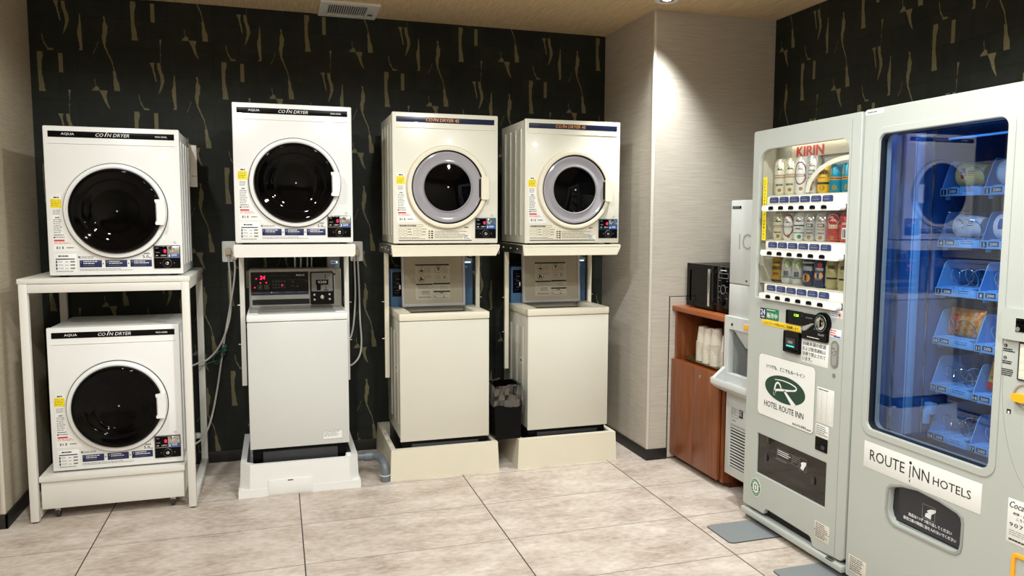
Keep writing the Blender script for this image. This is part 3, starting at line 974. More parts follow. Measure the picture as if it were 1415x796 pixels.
# ------------------------------------------------------------------ dryer shelves hung over the washers
def dryer_shelf(loc, label, kind, posts, zdrop):
    t = thing('dryer_shelf', loc, label, 'wall shelf', group='dryer shelves')
    m = 'white_matte' if kind == 'white' else 'cream_plastic'
    b = MB()
    if kind == 'white':
        b.prism([(-0.302, 0), (0.302, 0), (0.306, 0.012), (0.306, 0.066), (-0.306, 0.066), (-0.306, 0.012)], -0.004, 0.02, m)
    else:
        b.prism([(-0.302, 0.0), (0.286, 0.0), (0.308, 0.046), (0.308, 0.062), (-0.31, 0.062)], -0.006, 0.02, m)
        b.box(-0.30, 0.30, -0.0075, -0.004, 0.052, 0.058, m, 0.001)
    b.build('front_lip', t)
    b = MB(); b.box(-0.304, 0.304, 0.02, 0.52, 0.05, 0.066 if kind == 'white' else 0.062, m, 0.002); b.build('shelf_plate', t)
    for sx in (-1, 1):
        b = MB()
        x = sx * 0.307
        b.box(x - 0.0025, x + 0.0025, 0.004, 0.52, 0.008, 0.062, 'metal' if kind == 'cream' else m, 0.001)
        for y in (0.10, 0.24, 0.40):
            b.lathe([(0.006, -0.003 if sx < 0 else 0.0), (0.006, 0.0 if sx < 0 else 0.003), (0.0, -0.003 if sx < 0 else 0.003)], (x + sx * 0.0025, y, 0.036), 'chrome', 'x', 12)
        b.build('side_rail', t)
    for x, y in posts:
        b = MB(); b.box(x - 0.013, x + 0.013, y - 0.012, y + 0.012, -zdrop, 0.05, m, 0.002)
        for z in (-0.28, -0.50):
            s_ = -1 if x < 0 else 1
            b.lathe([(0.004, 0.0), (0.004, s_ * 0.014), (0.0, s_ * 0.014)], (x + s_ * 0.013, y, z), 'chrome', 'x', 10)
        b.build('post', t)
    return t
dryer_shelf((0.925, 0.0, 1.277), 'white shelf carrying the white dryer over the closed-lid washer', 'white', [(-0.285, 0.31), (0.284, 0.31)], 0.735)
dryer_shelf((1.738, 0.02, 1.272), 'cream shelf under the middle cream dryer', 'cream', [(-0.296, 0.31), (0.288, 0.43)], 0.735)
dryer_shelf((2.502, 0.04, 1.268), 'cream shelf under the cream dryer nearest the pillar', 'cream', [(-0.294, 0.38), (0.290, 0.43)], 0.735)

# ------------------------------------------------------------------ washing machines
WH = 0.262
def washer_body(t, m, zt, zb, back):
    """heights above the feet; zt = top of the lip, zb = bottom of the front panel"""
    b = MB()
    b.box(-WH + 0.006, WH - 0.006, 0.012, back, zb + 0.004, zt - 0.042, m, 0.006)
    for sgn in (-1, 1):
        for y in (0.10, 0.22, 0.34):
            x = sgn * (WH - 0.006)
            b.box(min(x, x + sgn * 0.004), max(x, x + sgn * 0.004), y, y + 0.06, zb + 0.08, zt - 0.12, m, 0.002)
    b.build('cabinet', t)
    b = MB(); b.box(-WH + 0.001, WH - 0.001, 0.001, 0.014, zb, zt - 0.045, m, 0.004); b.build('front_panel', t)
    b = MB()
    b.box(-WH + 0.012, WH - 0.012, 0.02, back, 0.035, zb + 0.004, 'black', 0.004)
    b.box(-WH + 0.06, WH - 0.06, 0.008, 0.03, 0.055, zb - 0.012, 'dark_grey', 0.006)
    for x in (-0.2, 0.2):
        for y in (0.07, back - 0.06):
            b.lathe([(0.022, 0), (0.02, 0.036), (0, 0.036)], (x, y, 0), 'black', 'z', 16)
    b.build('base', t, 'black plastic base')
def washer_white(loc):
    t = thing('washing_machine', loc, 'white coin washing machine with closed lid and lit control panel', 'washing machine', group='washing machines')
    zt, zb = 0.923, 0.192
    washer_body(t, 'washer_white', zt, zb, 0.53)
    b = MB()
    b.box(-WH - 0.001, WH + 0.001, -0.002, 0.52, zt - 0.042, zt - 0.004, 'white_plastic', 0.007)
    b.box(-WH + 0.006, WH - 0.006, 0.05, 0.345, zt - 0.01, zt - 0.001, 'grey_panel', 0.003)
    b.build('top_deck', t)
    b = MB(); b.box(-0.205, 0.20, 0.045, 0.338, zt - 0.004, zt + 0.004, 'lid_glass', 0.003); b.build('lid', t, 'translucent grey lid, shut')
    # control housing, tipped back a little
    b = MB()
    b.hexa([(-0.258, 0.345, zt - 0.01), (0.258, 0.345, zt - 0.01), (0.258, 0.52, zt - 0.01), (-0.258, 0.52, zt - 0.01),
            (-0.257, 0.365, 1.138), (0.257, 0.365, 1.138), (0.257, 0.52, 1.138), (-0.257, 0.52, 1.138)], 'grey_panel', 0.005)
    ctl = b.build('control_housing', t)
    tilt = math.atan2(0.02, 0.225)
    face = bpy.data.objects
    def on_face(o):
        o.location = (0, 0.345, zt - 0.01)
        o.rotation_euler = (-tilt, 0, 0)
        return o
    X0 = -0.258
    b = MB(); b.plate([rr(X0 + 0.012, 0.078, X0 + 0.328, 0.209, 0.004)], -0.0015, 0.003, 'black_gloss', 0.0005)
    b.text('AQUA', X0 + 0.258, 0.183, 0.05, 0.012, -0.0018, 'ink_white', 0.01)
    b.text('COIN WASHER', X0 + 0.118, 0.183, 0.09, 0.010, -0.0018, 'dark_grey')
    b.box(X0 + 0.125, X0 + 0.318, -0.0019, -0.0015, 0.1625, 0.164, 'dark_grey')
    b.box(X0 + 0.014, X0 + 0.326, -0.0019, -0.0014, 0.082, 0.096, 'navy')
    for q, x in enumerate((0.03, 0.13, 0.20, 0.27)):
        b.lines(X0 + x, 0.092, 0.04, 0.004, 1, -0.002, 'ink_grey', 0.6, 200 + q, 0.01)
    for x in (0.048, 0.085):
        b.plate([rr(X0 + x, 0.112, X0 + x + 0.024, 0.136, 0.003), rr(X0 + x + 0.002, 0.114, X0 + x + 0.022, 0.134, 0.002)], -0.0022, 0.001, 'ink_grey')
        b.box(X0 + x + 0.008, X0 + x + 0.016, -0.0019, -0.0015, 0.118, 0.13, 'ink_grey')
    for r_ in range(3):
        for k in range(5):
            b.box(X0 + 0.128 + k * 0.0155, X0 + 0.138 + k * 0.0155, -0.0019, -0.0015, 0.116 + r_ * 0.017, 0.125 + r_ * 0.017, 'dark_grey')
    for x, z in ((0.235, 0.148), (0.235, 0.125), (0.26, 0.122), (0.31, 0.15)):
        b.box(X0 + x, X0 + x + 0.012, -0.0019, -0.0015, z, z + 0.008, 'dark_grey')
    pan = on_face(b.build('control_panel', ctl, 'black control panel with red lights'))
    b = MB()
    b.text('24', X0 + 0.060, 0.168, 0.028, 0.021, -0.0022, 'led_red', 0.03, 0.1)
    for x, z in ((0.041, 0.172), (0.063, 0.148), (0.095, 0.149), (0.182, 0.132), (0.032, 0.122)):
        b.box(X0 + x - 0.0035, X0 + x + 0.0035, -0.0024, -0.0015, z - 0.0025, z + 0.0025, 'led_red', 0.0005)
    b.box(X0 + 0.12, X0 + 0.126, -0.0022, -0.0015, 0.089, 0.095, 'ink_white')
    on_face(b.build('red_lights', ctl))
    b = MB(); b.plate([rr(X0 + 0.018, 0.022, X0 + 0.332, 0.052, 0.004)], -0.001, 0.003, 'black_matte', 0.0005); on_face(b.build('vent_slot', ctl))
    b = MB()
    b.plate([rr(X0 + 0.340, 0.02, X0 + 0.470, 0.205, 0.005)], -0.012, 0.014, 'black', 0.002)
    b.plate([rr(X0 + 0.346, 0.093, X0 + 0.464, 0.200, 0.004)], -0.0135, 0.003, 'coin_plate', 0.0008)
    b.box(X0 + 0.369, X0 + 0.441, -0.0145, -0.013, 0.130, 0.160, 'black')
    b.text('¥200', X0 + 0.381, 0.139, 0.048, 0.015, -0.0148, 'ink_white', 0.01)
    b.box(X0 + 0.421, X0 + 0.425, -0.0142, -0.013, 0.168, 0.19, 'black')
    b.box(X0 + 0.374, X0 + 0.397, -0.0142, -0.013, 0.098, 0.13, 'black')
    b.box(X0 + 0.424, X0 + 0.428, -0.0142, -0.013, 0.102, 0.122, 'black'); b.box(X0 + 0.413, X0 + 0.44, -0.0142, -0.013, 0.097, 0.102, 'black')
    coin = on_face(b.build('coin_box', ctl, 'coin box with ¥200 plate'))
    b = MB()
    for x, z in ((0.36, 0.073), (0.446, 0.074), (0.361, 0.045), (0.447, 0.046)):
        b.lathe([(0.006, 0), (0.006, 0.003), (0, 0.004)], (X0 + x, -0.012, z), 'chrome', 'y', 12)
    b.lathe([(0.011, 0), (0.011, 0.004), (0.006, 0.005), (0.006, 0.003), (0, 0.003)], (X0 + 0.404, -0.012, 0.059), 'chrome', 'y', 18)
    b.lathe([(0.006, 0), (0.006, 0.003), (0, 0.003)], (X0 + 0.478, -0.001, 0.192), 'dark_grey', 'y', 12)
    on_face(b.build('lock', ctl))
    b = MB()
    b.box(0.12, 0.22, -0.001, 0.003, 0.222, 0.266, 'paper_white')
    b.box(0.12, 0.22, -0.0012, 0.002, 0.222, 0.266, 'white')
    b.lines(0.124, 0.262, 0.09, 0.03, 4, -0.0012, 'ink_grey', 0.35, 140, 0.012)
    b.text('5.0 kg', 0.19, 0.218, 0.03, 0.006, 0.0008, 'ink_grey')
    b.build('rating_sticker', t)
    b = MB(); b.box(0.185, 0.257, 0.45, 0.53, 1.05, 1.215, 'ice_dark', 0.004); b.box(0.205, 0.245, 0.447, 0.45, 1.163, 1.175, 'led_white'); b.box(0.205, 0.235, 0.446, 0.448, 1.164, 1.174, 'ink_blue')
    b.build('supply_box', t, 'grey hose box with a lit label')
    b = MB()
    for x in (0.0, 0.035, 0.075, 0.10):
        b.tube([(x, 0.60, 1.06), (x + 0.002, 0.60, 1.14), (x + 0.004, 0.605, 1.26)], 0.007, 'metal', 8)
    b.build('water_hose', t)
    return t
washer_white((0.930, 0.05, 0.05))

def washer_cream(loc, label):
    t = thing('washing_machine', loc, label, 'washing machine', group='washing machines')
    zt, zb = 0.896, 0.160
    washer_body(t, 'washer_cream', zt, zb, 0.52)
    b = MB()
    # top rim with the tub opening
    b.box(-WH - 0.001, WH + 0.001, -0.002, 0.045, zt - 0.042, zt, 'cream_plastic', 0.006)
    b.box(-WH - 0.001, -WH + 0.075, 0.04, 0.50, zt - 0.042, zt, 'cream_plastic', 0.004)
    b.box(WH - 0.075, WH + 0.001, 0.04, 0.50, zt - 0.042, zt, 'cream_plastic', 0.004)
    b.box(-WH + 0.07, WH - 0.07, 0.345, 0.50, zt - 0.042, zt, 'cream_plastic', 0.004)
    b.build('top_deck', t)
    b = MB(); b.box(-WH + 0.07, WH - 0.07, 0.04, 0.35, zt - 0.05, zt - 0.03, 'black_matte'); b.build('tub_opening', t)
    # opened lid leaning back
    lean = R(4)
    lid_loc = (0.0, 0.295, zt + 0.008)
    b = MB()
    b.prism([(-0.197, 0.0), (0.188, 0.0), (0.186, 0.315), (-0.198, 0.315)], 0.0, 0.018, 'cream_plastic')
    b.plate([rr(-0.197, 0.0, 0.188, 0.315, 0.008), rr(-0.186, 0.012, 0.177, 0.303, 0.006)], -0.008, 0.010, 'silver_plastic', 0.002)
    b.box(-0.187, 0.178, -0.001, 0.002, 0.010, 0.304, 'lid_grey')
    b.prism([(-0.11, 0.303), (-0.09, 0.272), (0.07, 0.272), (0.09, 0.303)], -0.006, 0.0, 'lid_grey')
    lid = b.build('lid', t, 'raised lid showing its taupe inner side')
    lid.location = lid_loc
    lid.rotation_euler = (-lean, 0, 0)
    b = MB()
    yf = -0.0016
    S = lambda px: -0.187 + (px - 160) / 870 * 0.365
    T = lambda py: 0.012 + (735 - py) / 640 * 0.272
    b.prism(rr(S(330), T(672), S(835), T(165), 0.005), yf, 0.0, mat('lid_label', (176, 166, 146), 0.5, 0, 0.01) if 'lid_label' not in bpy.data.materials else bpy.data.materials['lid_label'])
    y2 = yf - 0.0002
    b.box(S(330), S(825), y2 - 0.0004, yf, T(190), T(168), 'ink')
    b.box(S(338), S(578), y2 - 0.0004, yf, T(466), T(446), 'ink')
    b.box(S(588), S(835), y2 - 0.0004, yf, T(460), T(438), 'ink')
    b.box(S(590), S(836), y2 - 0.0004, yf, T(572), T(550), 'ink')
    b.box(S(580), S(582), y2 - 0.0004, yf, T(670), T(460), 'ink')
    for cx, cy in ((420, 250), (663, 245), (422, 375)):
        b.plate([ell(S(cx), T(cy), 0.0225, 0.0225, 28), ell(S(cx), T(cy), 0.0208, 0.0208, 28)], y2 - 0.0004, 0.0006, 'ink')
    b.box(S(395), S(445), y2 - 0.0004, yf, T(275), T(250), 'ink'); b.box(S(408), S(432), y2 - 0.0004, yf, T(232), T(222), 'ink')
    b.prism([(S(640), T(210)), (S(655), T(210)), (S(678), T(262)), (S(664), T(262))], y2 - 0.0004, yf, 'ink'); b.prism([(S(668), T(205)), (S(682), T(205)), (S(684), T(248)), (S(672), T(248))], y2 - 0.0004, yf, 'ink')
    b.prism([(S(392), T(410)), (S(402), T(350)), (S(420), T(345)), (S(424), T(372)), (S(446), T(380)), (S(444), T(405)), (S(430), T(400)), (S(416), T(385)), (S(404), T(412))], y2 - 0.0004, yf, 'ink')
    b.text('1', S(345), T(222), None, 0.008, y2, 'ink'); b.text('2', S(345), T(335), None, 0.008, y2, 'ink'); b.text('3', S(592), T(222), None, 0.008, y2, 'ink')
    b.lines(S(485), T(205), 0.036, 0.038, 6, y2, 'ink_grey', 0.35, 301, 0.01)
    b.lines(S(485), T(325), 0.036, 0.020, 3, y2, 'ink_grey', 0.35, 302, 0.01)
    b.lines(S(728), T(205), 0.038, 0.044, 6, y2, 'ink_grey', 0.4, 303, 0.01)
    b.plate([rr(S(620), T(405), S(800), T(325), 0.003), rr(S(623), T(402), S(797), T(328), 0.002)], y2 - 0.0003, 0.0005, 'ink_grey')
    b.lines(S(640), T(340), 0.03, 0.02, 3, y2, 'ink_grey', 0.5, 304, 0.01)
    b.box(S(738), S(772), y2 - 0.0004, yf, T(378), T(340), 'ink_grey')
    b.lines(S(362), T(480), 0.085, 0.02, 3, y2, 'ink_grey', 0.4, 305, 0.012)
    b.lines(S(420), T(550), 0.06, 0.024, 3, y2, 'ink', 0.35, 306, 0.012)
    b.plate([ell(S(385), T(575), 0.011, 0.011, 20), ell(S(385), T(575), 0.0095, 0.0095, 20)], y2 - 0.0004, 0.0006, 'ink_grey')
    b.plate([ell(S(630), T(505), 0.013, 0.011, 20), ell(S(630), T(505), 0.0115, 0.0095, 20)], y2 - 0.0004, 0.0006, 'ink_grey')
    b.lines(S(370), T(630), 0.085, 0.010, 2, y2, 'ink', 0.45, 307, 0.01)
    b.lines(S(685), T(480), 0.055, 0.024, 3, y2, 'ink_grey', 0.4, 308, 0.01)
    b.lines(S(680), T(576), 0.03, 0.006, 1, y2, 'ink', 0.8, 309, 0.012)
    for x in (612, 742):
        b.prism([(S(x - 18), T(645)), (S(x + 18), T(645)), (S(x), T(612))], y2 - 0.0004, yf, 'ink_grey')
    b.lines(S(600), T(595), 0.09, 0.006, 1, y2, 'ink_grey', 0.5, 310, 0.01)
    b.lines(S(620), T(648), 0.085, 0.008, 1, y2, 'ink_grey', 0.6, 311, 0.01)
    o = b.build('instruction_label', lid)
    # blue control housing behind the lid
    b = MB()
    b.box(-0.26, 0.20, 0.35, 0.50, zt - 0.005, 1.128, 'blue_panel', 0.006)
    ctl = b.build('control_housing', t, 'slate blue control housing')
    b = MB()
    b.plate([rr(-0.248, zt + 0.065, 0.10, 1.108, 0.004)], 0.3475, 0.003, 'black_gloss', 0.0005)
    for q, (x, z) in enumerate(((-0.236, 1.085), (-0.226, 1.068), (-0.238, 1.05), (-0.226, 1.04), (-0.238, 1.02), (-0.225, 1.0), (-0.232, 0.985))):
        b.lines(x, z, 0.03, 0.006, 1, 0.3472, 'ink_grey' if q % 2 else 'navy', 0.5, 400 + q, 0.008)
    b.box(-0.208, -0.198, 0.346, 0.348, 1.005, 1.03, 'ink_white')
    b.build('control_panel', ctl)
    b = MB()
    b.box(0.198, 0.253, 0.36, 0.50, zt - 0.005, 1.155, 'blue_panel', 0.004)
    b.box(0.198, 0.253, 0.358, 0.50, 1.155, 1.24, 'ice_dark', 0.004)
    b.box(0.203, 0.240, 0.3565, 0.36, 1.158, 1.167, 'led_white')
    b.text('200', 0.202, 1.135, 0.018, 0.006, 0.3595, 'ink_white'); b.text('円', 0.205, 1.126, 0.012, 0.006, 0.3595, 'ink_white')
    b.build('coin_box', ctl, 'narrow blue coin column with a lit label')
    b = MB(); b.tube([(0.20, 0.37, 1.235), (0.208, 0.345, 1.205), (0.235, 0.345, 1.19), (0.262, 0.37, 1.192), (0.30, 0.42, 1.19)], 0.004, 'black', 8); b.build('hose', t)
    b = MB(); b.box(-WH + 0.0005, -WH + 0.002, 0.10, 0.16, 0.55, 0.585, 'paper_white'); b.box(-WH, -WH + 0.001, 0.112, 0.15, 0.56, 0.577, 'ink_grey'); b.build('side_sticker', t)
    return t
washer_cream((1.738, 0.07, 0.05), 'cream coin washing machine with raised lid, under the middle cream dryer')
washer_cream((2.508, 0.10, 0.05), 'cream coin washing machine with raised lid, nearest the beige pillar')

# ------------------------------------------------------------------ drain pans
t = thing('drain_pan', (0.925, -0.006, 0), 'white waterproof pan with stepped corners under the white washer', 'washer pan', group='washer drain pans')
def octo(hw, y0, y1, cut):
    return [(-hw + cut, y0), (hw - cut, y0), (hw, y0 + cut), (hw, y1), (-hw, y1), (-hw, y0 + cut)]
b = MB()
lo = octo(0.319, 0.0, 0.64, 0.0); 
b.prism([(-0.319, 0.0), (0.319, 0.0), (0.317, 0.64), (-0.317, 0.64)], 0.0, 0.042, 'white_plastic', 'z')
rim_out = octo(0.307, 0.004, 0.634, 0.05)
rim_in = octo(0.276, 0.026, 0.605, 0.042)
bot_out = octo(0.312, 0.002, 0.638, 0.05)
def wall_ring(b, A, B, C, z0, z1, zin, m):
    n = len(A)
    i = b.mi(m)
    va = [b.bm.verts.new((x, y, z0)) for x, y in A]
    vb = [b.bm.verts.new((x, y, z1)) for x, y in B]
    vc = [b.bm.verts.new((x, y, z1)) for x, y in C]
    vd = [b.bm.verts.new((x, y, zin)) for x, y in C]
    fl = []
    for k in range(n):
        k2 = (k + 1) % n
        for P, Q in ((va, vb), (vb, vc), (vc, vd)):
            fl.append(b.bm.faces.new((P[k], P[k2], Q[k2], Q[k])))
    for f in fl:
        f.material_index = i
    bmesh.ops.recalc_face_normals(b.bm, faces=fl)
wall_ring(b, bot_out, rim_out, rim_in, 0.042, 0.176, 0.042, 'white_plastic')
b.lathe([(0.018, 0.0), (0.015, 0.02), (0.0, 0.024)], (0.258, 0.05, 0.165), 'white_plastic', 'z', 16)
b.build('basin', t)
b = MB(); b.box(-0.168, 0.062, -0.004, 0.002, 0.006, 0.088, 'white_plastic', 0.002); h = b.build('hatch', t)
b = MB(); b.box(-0.068, -0.040, -0.006, -0.003, 0.078, 0.083, 'dark_grey', 0.001); b.build('hatch_catch', h)
def pan_cream(loc, label):
    t = thing('drain_pan', loc, label, 'washer pan', group='washer drain pans')
    b = MB()
    b.prism([(-0.316, 0.004), (0.316, 0.004), (0.316, 0.635), (-0.316, 0.635)], 0.001, 0.044, 'cream_plastic', 'z')
    sq = lambda w, y0, y1: [(-w, y0), (w, y0), (w, y1), (-w, y1)]
    wall_ring(b, sq(0.320, 0.0, 0.640), sq(0.312, 0.004, 0.636), sq(0.284, 0.036, 0.602), 0.0, 0.176, 0.044, 'cream_plastic')
    b.build('basin', t)
    b = MB()
    for k in range(3):
        b.box(-0.306, -0.290, 0.10 + k * 0.15, 0.22 + k * 0.15, 0.174, 0.1775, 'cream_plastic', 0.001)
    b.build('rim_pad', t)
pan_cream((1.732, 0.036, 0), 'cream waterproof pan under the washer in the middle')
pan_cream((2.488, 0.040, 0), 'cream waterproof pan under the washer nearest the pillar')
b = MB()
b.tube([(1.225, 0.21, 0.105), (1.30, 0.21, 0.105), (1.345, 0.20, 0.105), (1.372, 0.16, 0.103), (1.380, 0.11, 0.098), (1.384, 0.075, 0.085), (1.386, 0.058, 0.055), (1.386, 0.055, 0.0)], 0.0235, 'pvc', 18)
pp = b.build('drain_pipe')
tag(pp, 'grey plastic drain pipe bending from the white pan to the floor', 'pipe')
b = MB()
b.lathe([(0.0275, 0.0), (0.0275, 0.035), (0.024, 0.036)], (1.386, 0.055, 0.0), 'pvc', 'z', 20)
b.lathe([(0.0285, 0.033), (0.0285, 0.037), (0.024, 0.038)], (1.386, 0.055, 0.0), 'trim_white', 'z', 20)
b.build('collar', pp)
b = MB()
b.lathe([(0.0235, 0.0), (0.027, 0.0), (0.027, 0.045), (0.0235, 0.045)], (1.285, 0.21, 0.105), 'pvc', 'x', 20)
b.build('coupling', pp)

# ------------------------------------------------------------------ bin between the cream washers
t = thing('waste_bin', (2.117, 0.065, 0.1785), 'small black waste bin with clear bag between the cream washers', 'bin')
b = MB()
def shell(b, w0, w1, y0, y1, z0, z1, grow, m, thick=0.003):
    bo = [(-w0, y0), (w0, y0), (w0, y1), (-w0, y1)]
    to = [(-w1, y0 - grow), (w1, y0 - grow), (w1, y1 + grow), (-w1, y1 + grow)]
    ti = [(-w1 + thick, y0 - grow + thick), (w1 - thick, y0 - grow + thick), (w1 - thick, y1 + grow - thick), (-w1 + thick, y1 + grow - thick)]
    bi = [(-w0 + thick, y0 + thick), (w0 - thick, y0 + thick), (w0 - thick, y1 - thick), (-w0 + thick, y1 - thick)]
    i = b.mi(m)
    mk = lambda L, z: [b.bm.verts.new((x, y, z)) for x, y in L]
    A, B, C, D = mk(bo, z0), mk(to, z1), mk(ti, z1), mk(bi, z0 + thick)
    fl = [b.bm.faces.new(A), b.bm.faces.new(D)]
    for P, Q in ((A, B), (B, C), (C, D)):
        for k in range(4):
            fl.append(b.bm.faces.new((P[k], P[(k + 1) % 4], Q[(k + 1) % 4], Q[k])))
    for f in fl:
        f.material_index = i
    bmesh.ops.recalc_face_normals(b.bm, faces=fl)
shell(b, 0.078, 0.084, 0.008, 0.20, 0, 0.315, 0.006, 'black', 0.003)
b.build('body', t)
b = MB()
rnd = random.Random(5)
def bag(b):
    """crinkled film folded over the rim: a ring of many points, outside skirt, rim, inside"""
    per = []
    w, y0, y1 = 0.086, -0.001, 0.208
    corners = [(-w, y0), (w, y0), (w, y1), (-w, y1)]
    for k in range(4):
        p, q = corners[k], corners[(k + 1) % 4]
        for j in range(14):
            tt = j / 14
            per.append((p[0] + (q[0] - p[0]) * tt, p[1] + (q[1] - p[1]) * tt))
    n = len(per)
    cx, cy = 0, 0.1035
    rows = []
    levels = [(1.045, 0.20), (1.05, 0.235), (1.035, 0.27), (1.03, 0.305), (1.0, 0.324), (0.94, 0.318), (0.93, 0.27), (0.90, 0.2), (0.8, 0.12)]
    for li, (sc, z) in enumerate(levels):
        row = []
        for k, (x, y) in enumerate(per):
            fold = 0.022 * math.sin(k * 0.9 + li * 1.7) * math.sin(k * 0.31 + li)
            j = 1 + (fold + rnd.uniform(-0.016, 0.016)) * (1.6 if li in (0, 1, 2, 6, 7) else 0.5)
            zz = z + (0.007 * math.sin(k * 0.55) + rnd.uniform(-0.005, 0.005) if li == 0 else rnd.uniform(-0.007, 0.007))
            row.append(b.bm.verts.new((cx + (x - cx) * sc * j, cy + (y - cy) * sc * j, zz)))
        rows.append(row)
    i = b.mi('film')
    for A, B in zip(rows, rows[1:]):
        for k in range(n):
            f = b.bm.faces.new((A[k], A[(k + 1) % n], B[(k + 1) % n], B[k]))
            f.material_index = i
bag(b)
b.build('bin_liner', t, 'clear crinkled plastic bag over the rim', smooth=False)

# ------------------------------------------------------------------ sockets and cords
def outlet(x, z, label):
    t = thing('wall_outlet', (x, YB, z), label, 'socket', group='wall sockets')
    b = MB(); b.plate([rr(-0.036, -0.06, 0.036, 0.06, 0.006)], -0.009, 0.009, 'white_plastic', 0.002); b.build('cover_plate', t)
    b = MB(); b.box(-0.018, 0.018, -0.0105, -0.008, -0.035, 0.035, 'white_matte', 0.001)
    for zz in (-0.02, 0.02):
        for xx in (-0.006, 0.006):
            b.box(xx - 0.001, xx + 0.001, -0.0112, -0.0102, zz - 0.005, zz + 0.005, 'black')
    b.build('socket_face', t)
outlet(0.555, 1.281, 'white double wall socket left of the white shelf dryer')
outlet(1.305, 1.276, 'white double wall socket right of the white shelf dryer')
def cord(pts, label, plug_at):
    b = MB(); b.tube(pts, 0.0055, 'cord', 8)
    o = b.build('power_cord')
    tag(o, label, 'cord', 'power cords')
    x, z = plug_at
    b = MB()
    b.box(x - 0.016, x + 0.016, YB - 0.05, YB - 0.0115, z - 0.022, z + 0.016, 'plug', 0.005)
    b.build('plug', o)
    return o
cord([(0.553, 0.645, 1.262), (0.556, 0.635, 1.2), (0.562, 0.63, 1.059), (0.552, 0.62, 0.886), (0.498, 0.61, 0.736), (0.43, 0.59, 0.655), (0.37, 0.52, 0.64), (0.346, 0.45, 0.64)],
     'pale power cord swinging from left wall socket behind rack at mid height', (0.553, 1.285))
c2 = cord([(0.588, 0.645, 1.232), (0.588, 0.64, 1.17), (0.575, 0.62, 1.058), (0.545, 0.62, 0.90), (0.518, 0.62, 0.757), (0.469, 0.61, 0.454), (0.43, 0.58, 0.28), (0.39, 0.53, 0.20), (0.347, 0.44, 0.185)],
     'pale power cord with green wire tie dropping from left socket towards rack foot', (0.586, 1.255))
b = MB()
b.tube([(0.515, 0.612, 0.735), (0.53, 0.603, 0.72), (0.505, 0.603, 0.712), (0.528, 0.606, 0.70), (0.508, 0.606, 0.69), (0.52, 0.61, 0.672)], 0.006, 'green_tie', 7)
b.tube([(0.512, 0.606, 0.70), (0.475, 0.60, 0.685), (0.455, 0.60, 0.645), (0.472, 0.60, 0.618), (0.495, 0.60, 0.65), (0.512, 0.606, 0.69)], 0.0028, 'green_tie', 6)
b.tube([(0.475, 0.602, 0.64), (0.43, 0.59, 0.628), (0.372, 0.57, 0.612)], 0.0022, 'green_tie', 6)
b.build('wire_tie', c2, 'dark green wire tie')
cord([(1.306, 0.645, 1.252), (1.309, 0.64, 1.2), (1.313, 0.625, 1.041), (1.315, 0.62, 0.859), (1.322, 0.62, 0.722), (1.308, 0.60, 0.632), (1.262, 0.56, 0.585), (1.19, 0.50, 0.575)],
     'longer pale power cord hanging from the right wall socket', (1.306, 1.272))
cord([(1.288, 0.648, 1.245), (1.288, 0.642, 1.19), (1.288, 0.62, 0.996), (1.272, 0.61, 0.815), (1.244, 0.58, 0.735), (1.19, 0.52, 0.71)],
     'shorter pale power cord hanging from the right wall socket', (1.286, 1.30))

# ------------------------------------------------------------------ along the right wall (local x runs towards the camera, y into the wall)
RZ = -PI / 2
# cabinet with cups
t = thing('cup_cabinet', (3.15, -0.038, 0), 'reddish-brown wooden cabinet with an open shelf and one locked door, below the microwave', 'cabinet', RZ)
CW, CD = 0.560, 0.60
b = MB()
b.box(0.004, 0.024, 0.0, CD, 0.03, 0.930, 'wood')
b.box(CW - 0.028, CW, 0.0, CD, 0.03, 0.930, 'wood')
b.box(0.024, CW - 0.028, CD - 0.02, CD, 0.03, 0.930, 'wood_dark')
b.box(0.024, CW - 0.028, 0.008, CD - 0.02, 0.05, 0.07, 'wood')
b.build('carcass', t)
b = MB(); b.box(0.024, CW - 0.028, 0.0, CD - 0.02, 0.608, 0.630, 'wood_top'); b.build('shelf', t)
b = MB(); b.box(0.0, CW + 0.006, -0.022, CD, 0.930, 0.958, 'wood_top', 0.002); b.build('top_board', t)
b = MB(); b.box(0.03, CW, 0.05, CD, 0.0, 0.049, 'wood_dark'); b.box(0.03, CW - 0.002, 0.045, 0.05, 0.0, 0.049, 'wood_dark'); b.build('plinth', t)
b = MB()
b.box(0.002, 0.267, -0.021, -0.001, 0.040, 0.632, 'wood', 0.0015)
b.box(0.267, CW - 0.03, -0.0205, -0.001, 0.040, 0.632, 'wood', 0.0015)
dr = b.build('door', t)
b = MB(); b.lathe([(0.011, 0), (0.011, 0.003), (0.008, 0.005), (0, 0.005)], (0.335, -0.021, 0.583), 'metal', 'y', 20); b.box(0.333, 0.337, -0.0266, -0.0255, 0.577, 0.589, 'black'); b.build('lock', dr)
# tray and cups
t = thing('serving_tray', (3.167, -0.075, 0.631), 'brass-toned oval tray under the stacked paper cups in the cabinet', 'tray', RZ)
b = MB()
o_ = rr(0.0, 0.0, 0.44, 0.34, 0.06, 8)
def dish(b, x0, y0, x1, y1, r, h, m):
    L = [(rr(x0 + 0.02, y0 + 0.02, x1 - 0.02, y1 - 0.02, r - 0.02, 8), 0.0), (rr(x0, y0, x1, y1, r, 8), h), (rr(x0 + 0.004, y0 + 0.004, x1 - 0.004, y1 - 0.004, r - 0.004, 8), h), (rr(x0 + 0.022, y0 + 0.022, x1 - 0.022, y1 - 0.022, r - 0.02, 8), 0.003)]
    i = b.mi(m)
    rings = [[b.bm.verts.new((x, y, z)) for x, y in q] for q, z in L]
    fl = [b.bm.faces.new(rings[0]), b.bm.faces.new(rings[-1])]
    for A, B in zip(rings, rings[1:]):
        n = len(A)
        for k in range(n):
            fl.append(b.bm.faces.new((A[k], A[(k + 1) % n], B[(k + 1) % n], B[k])))
    for f in fl:
        f.material_index = i
    bmesh.ops.recalc_face_normals(b.bm, faces=fl)
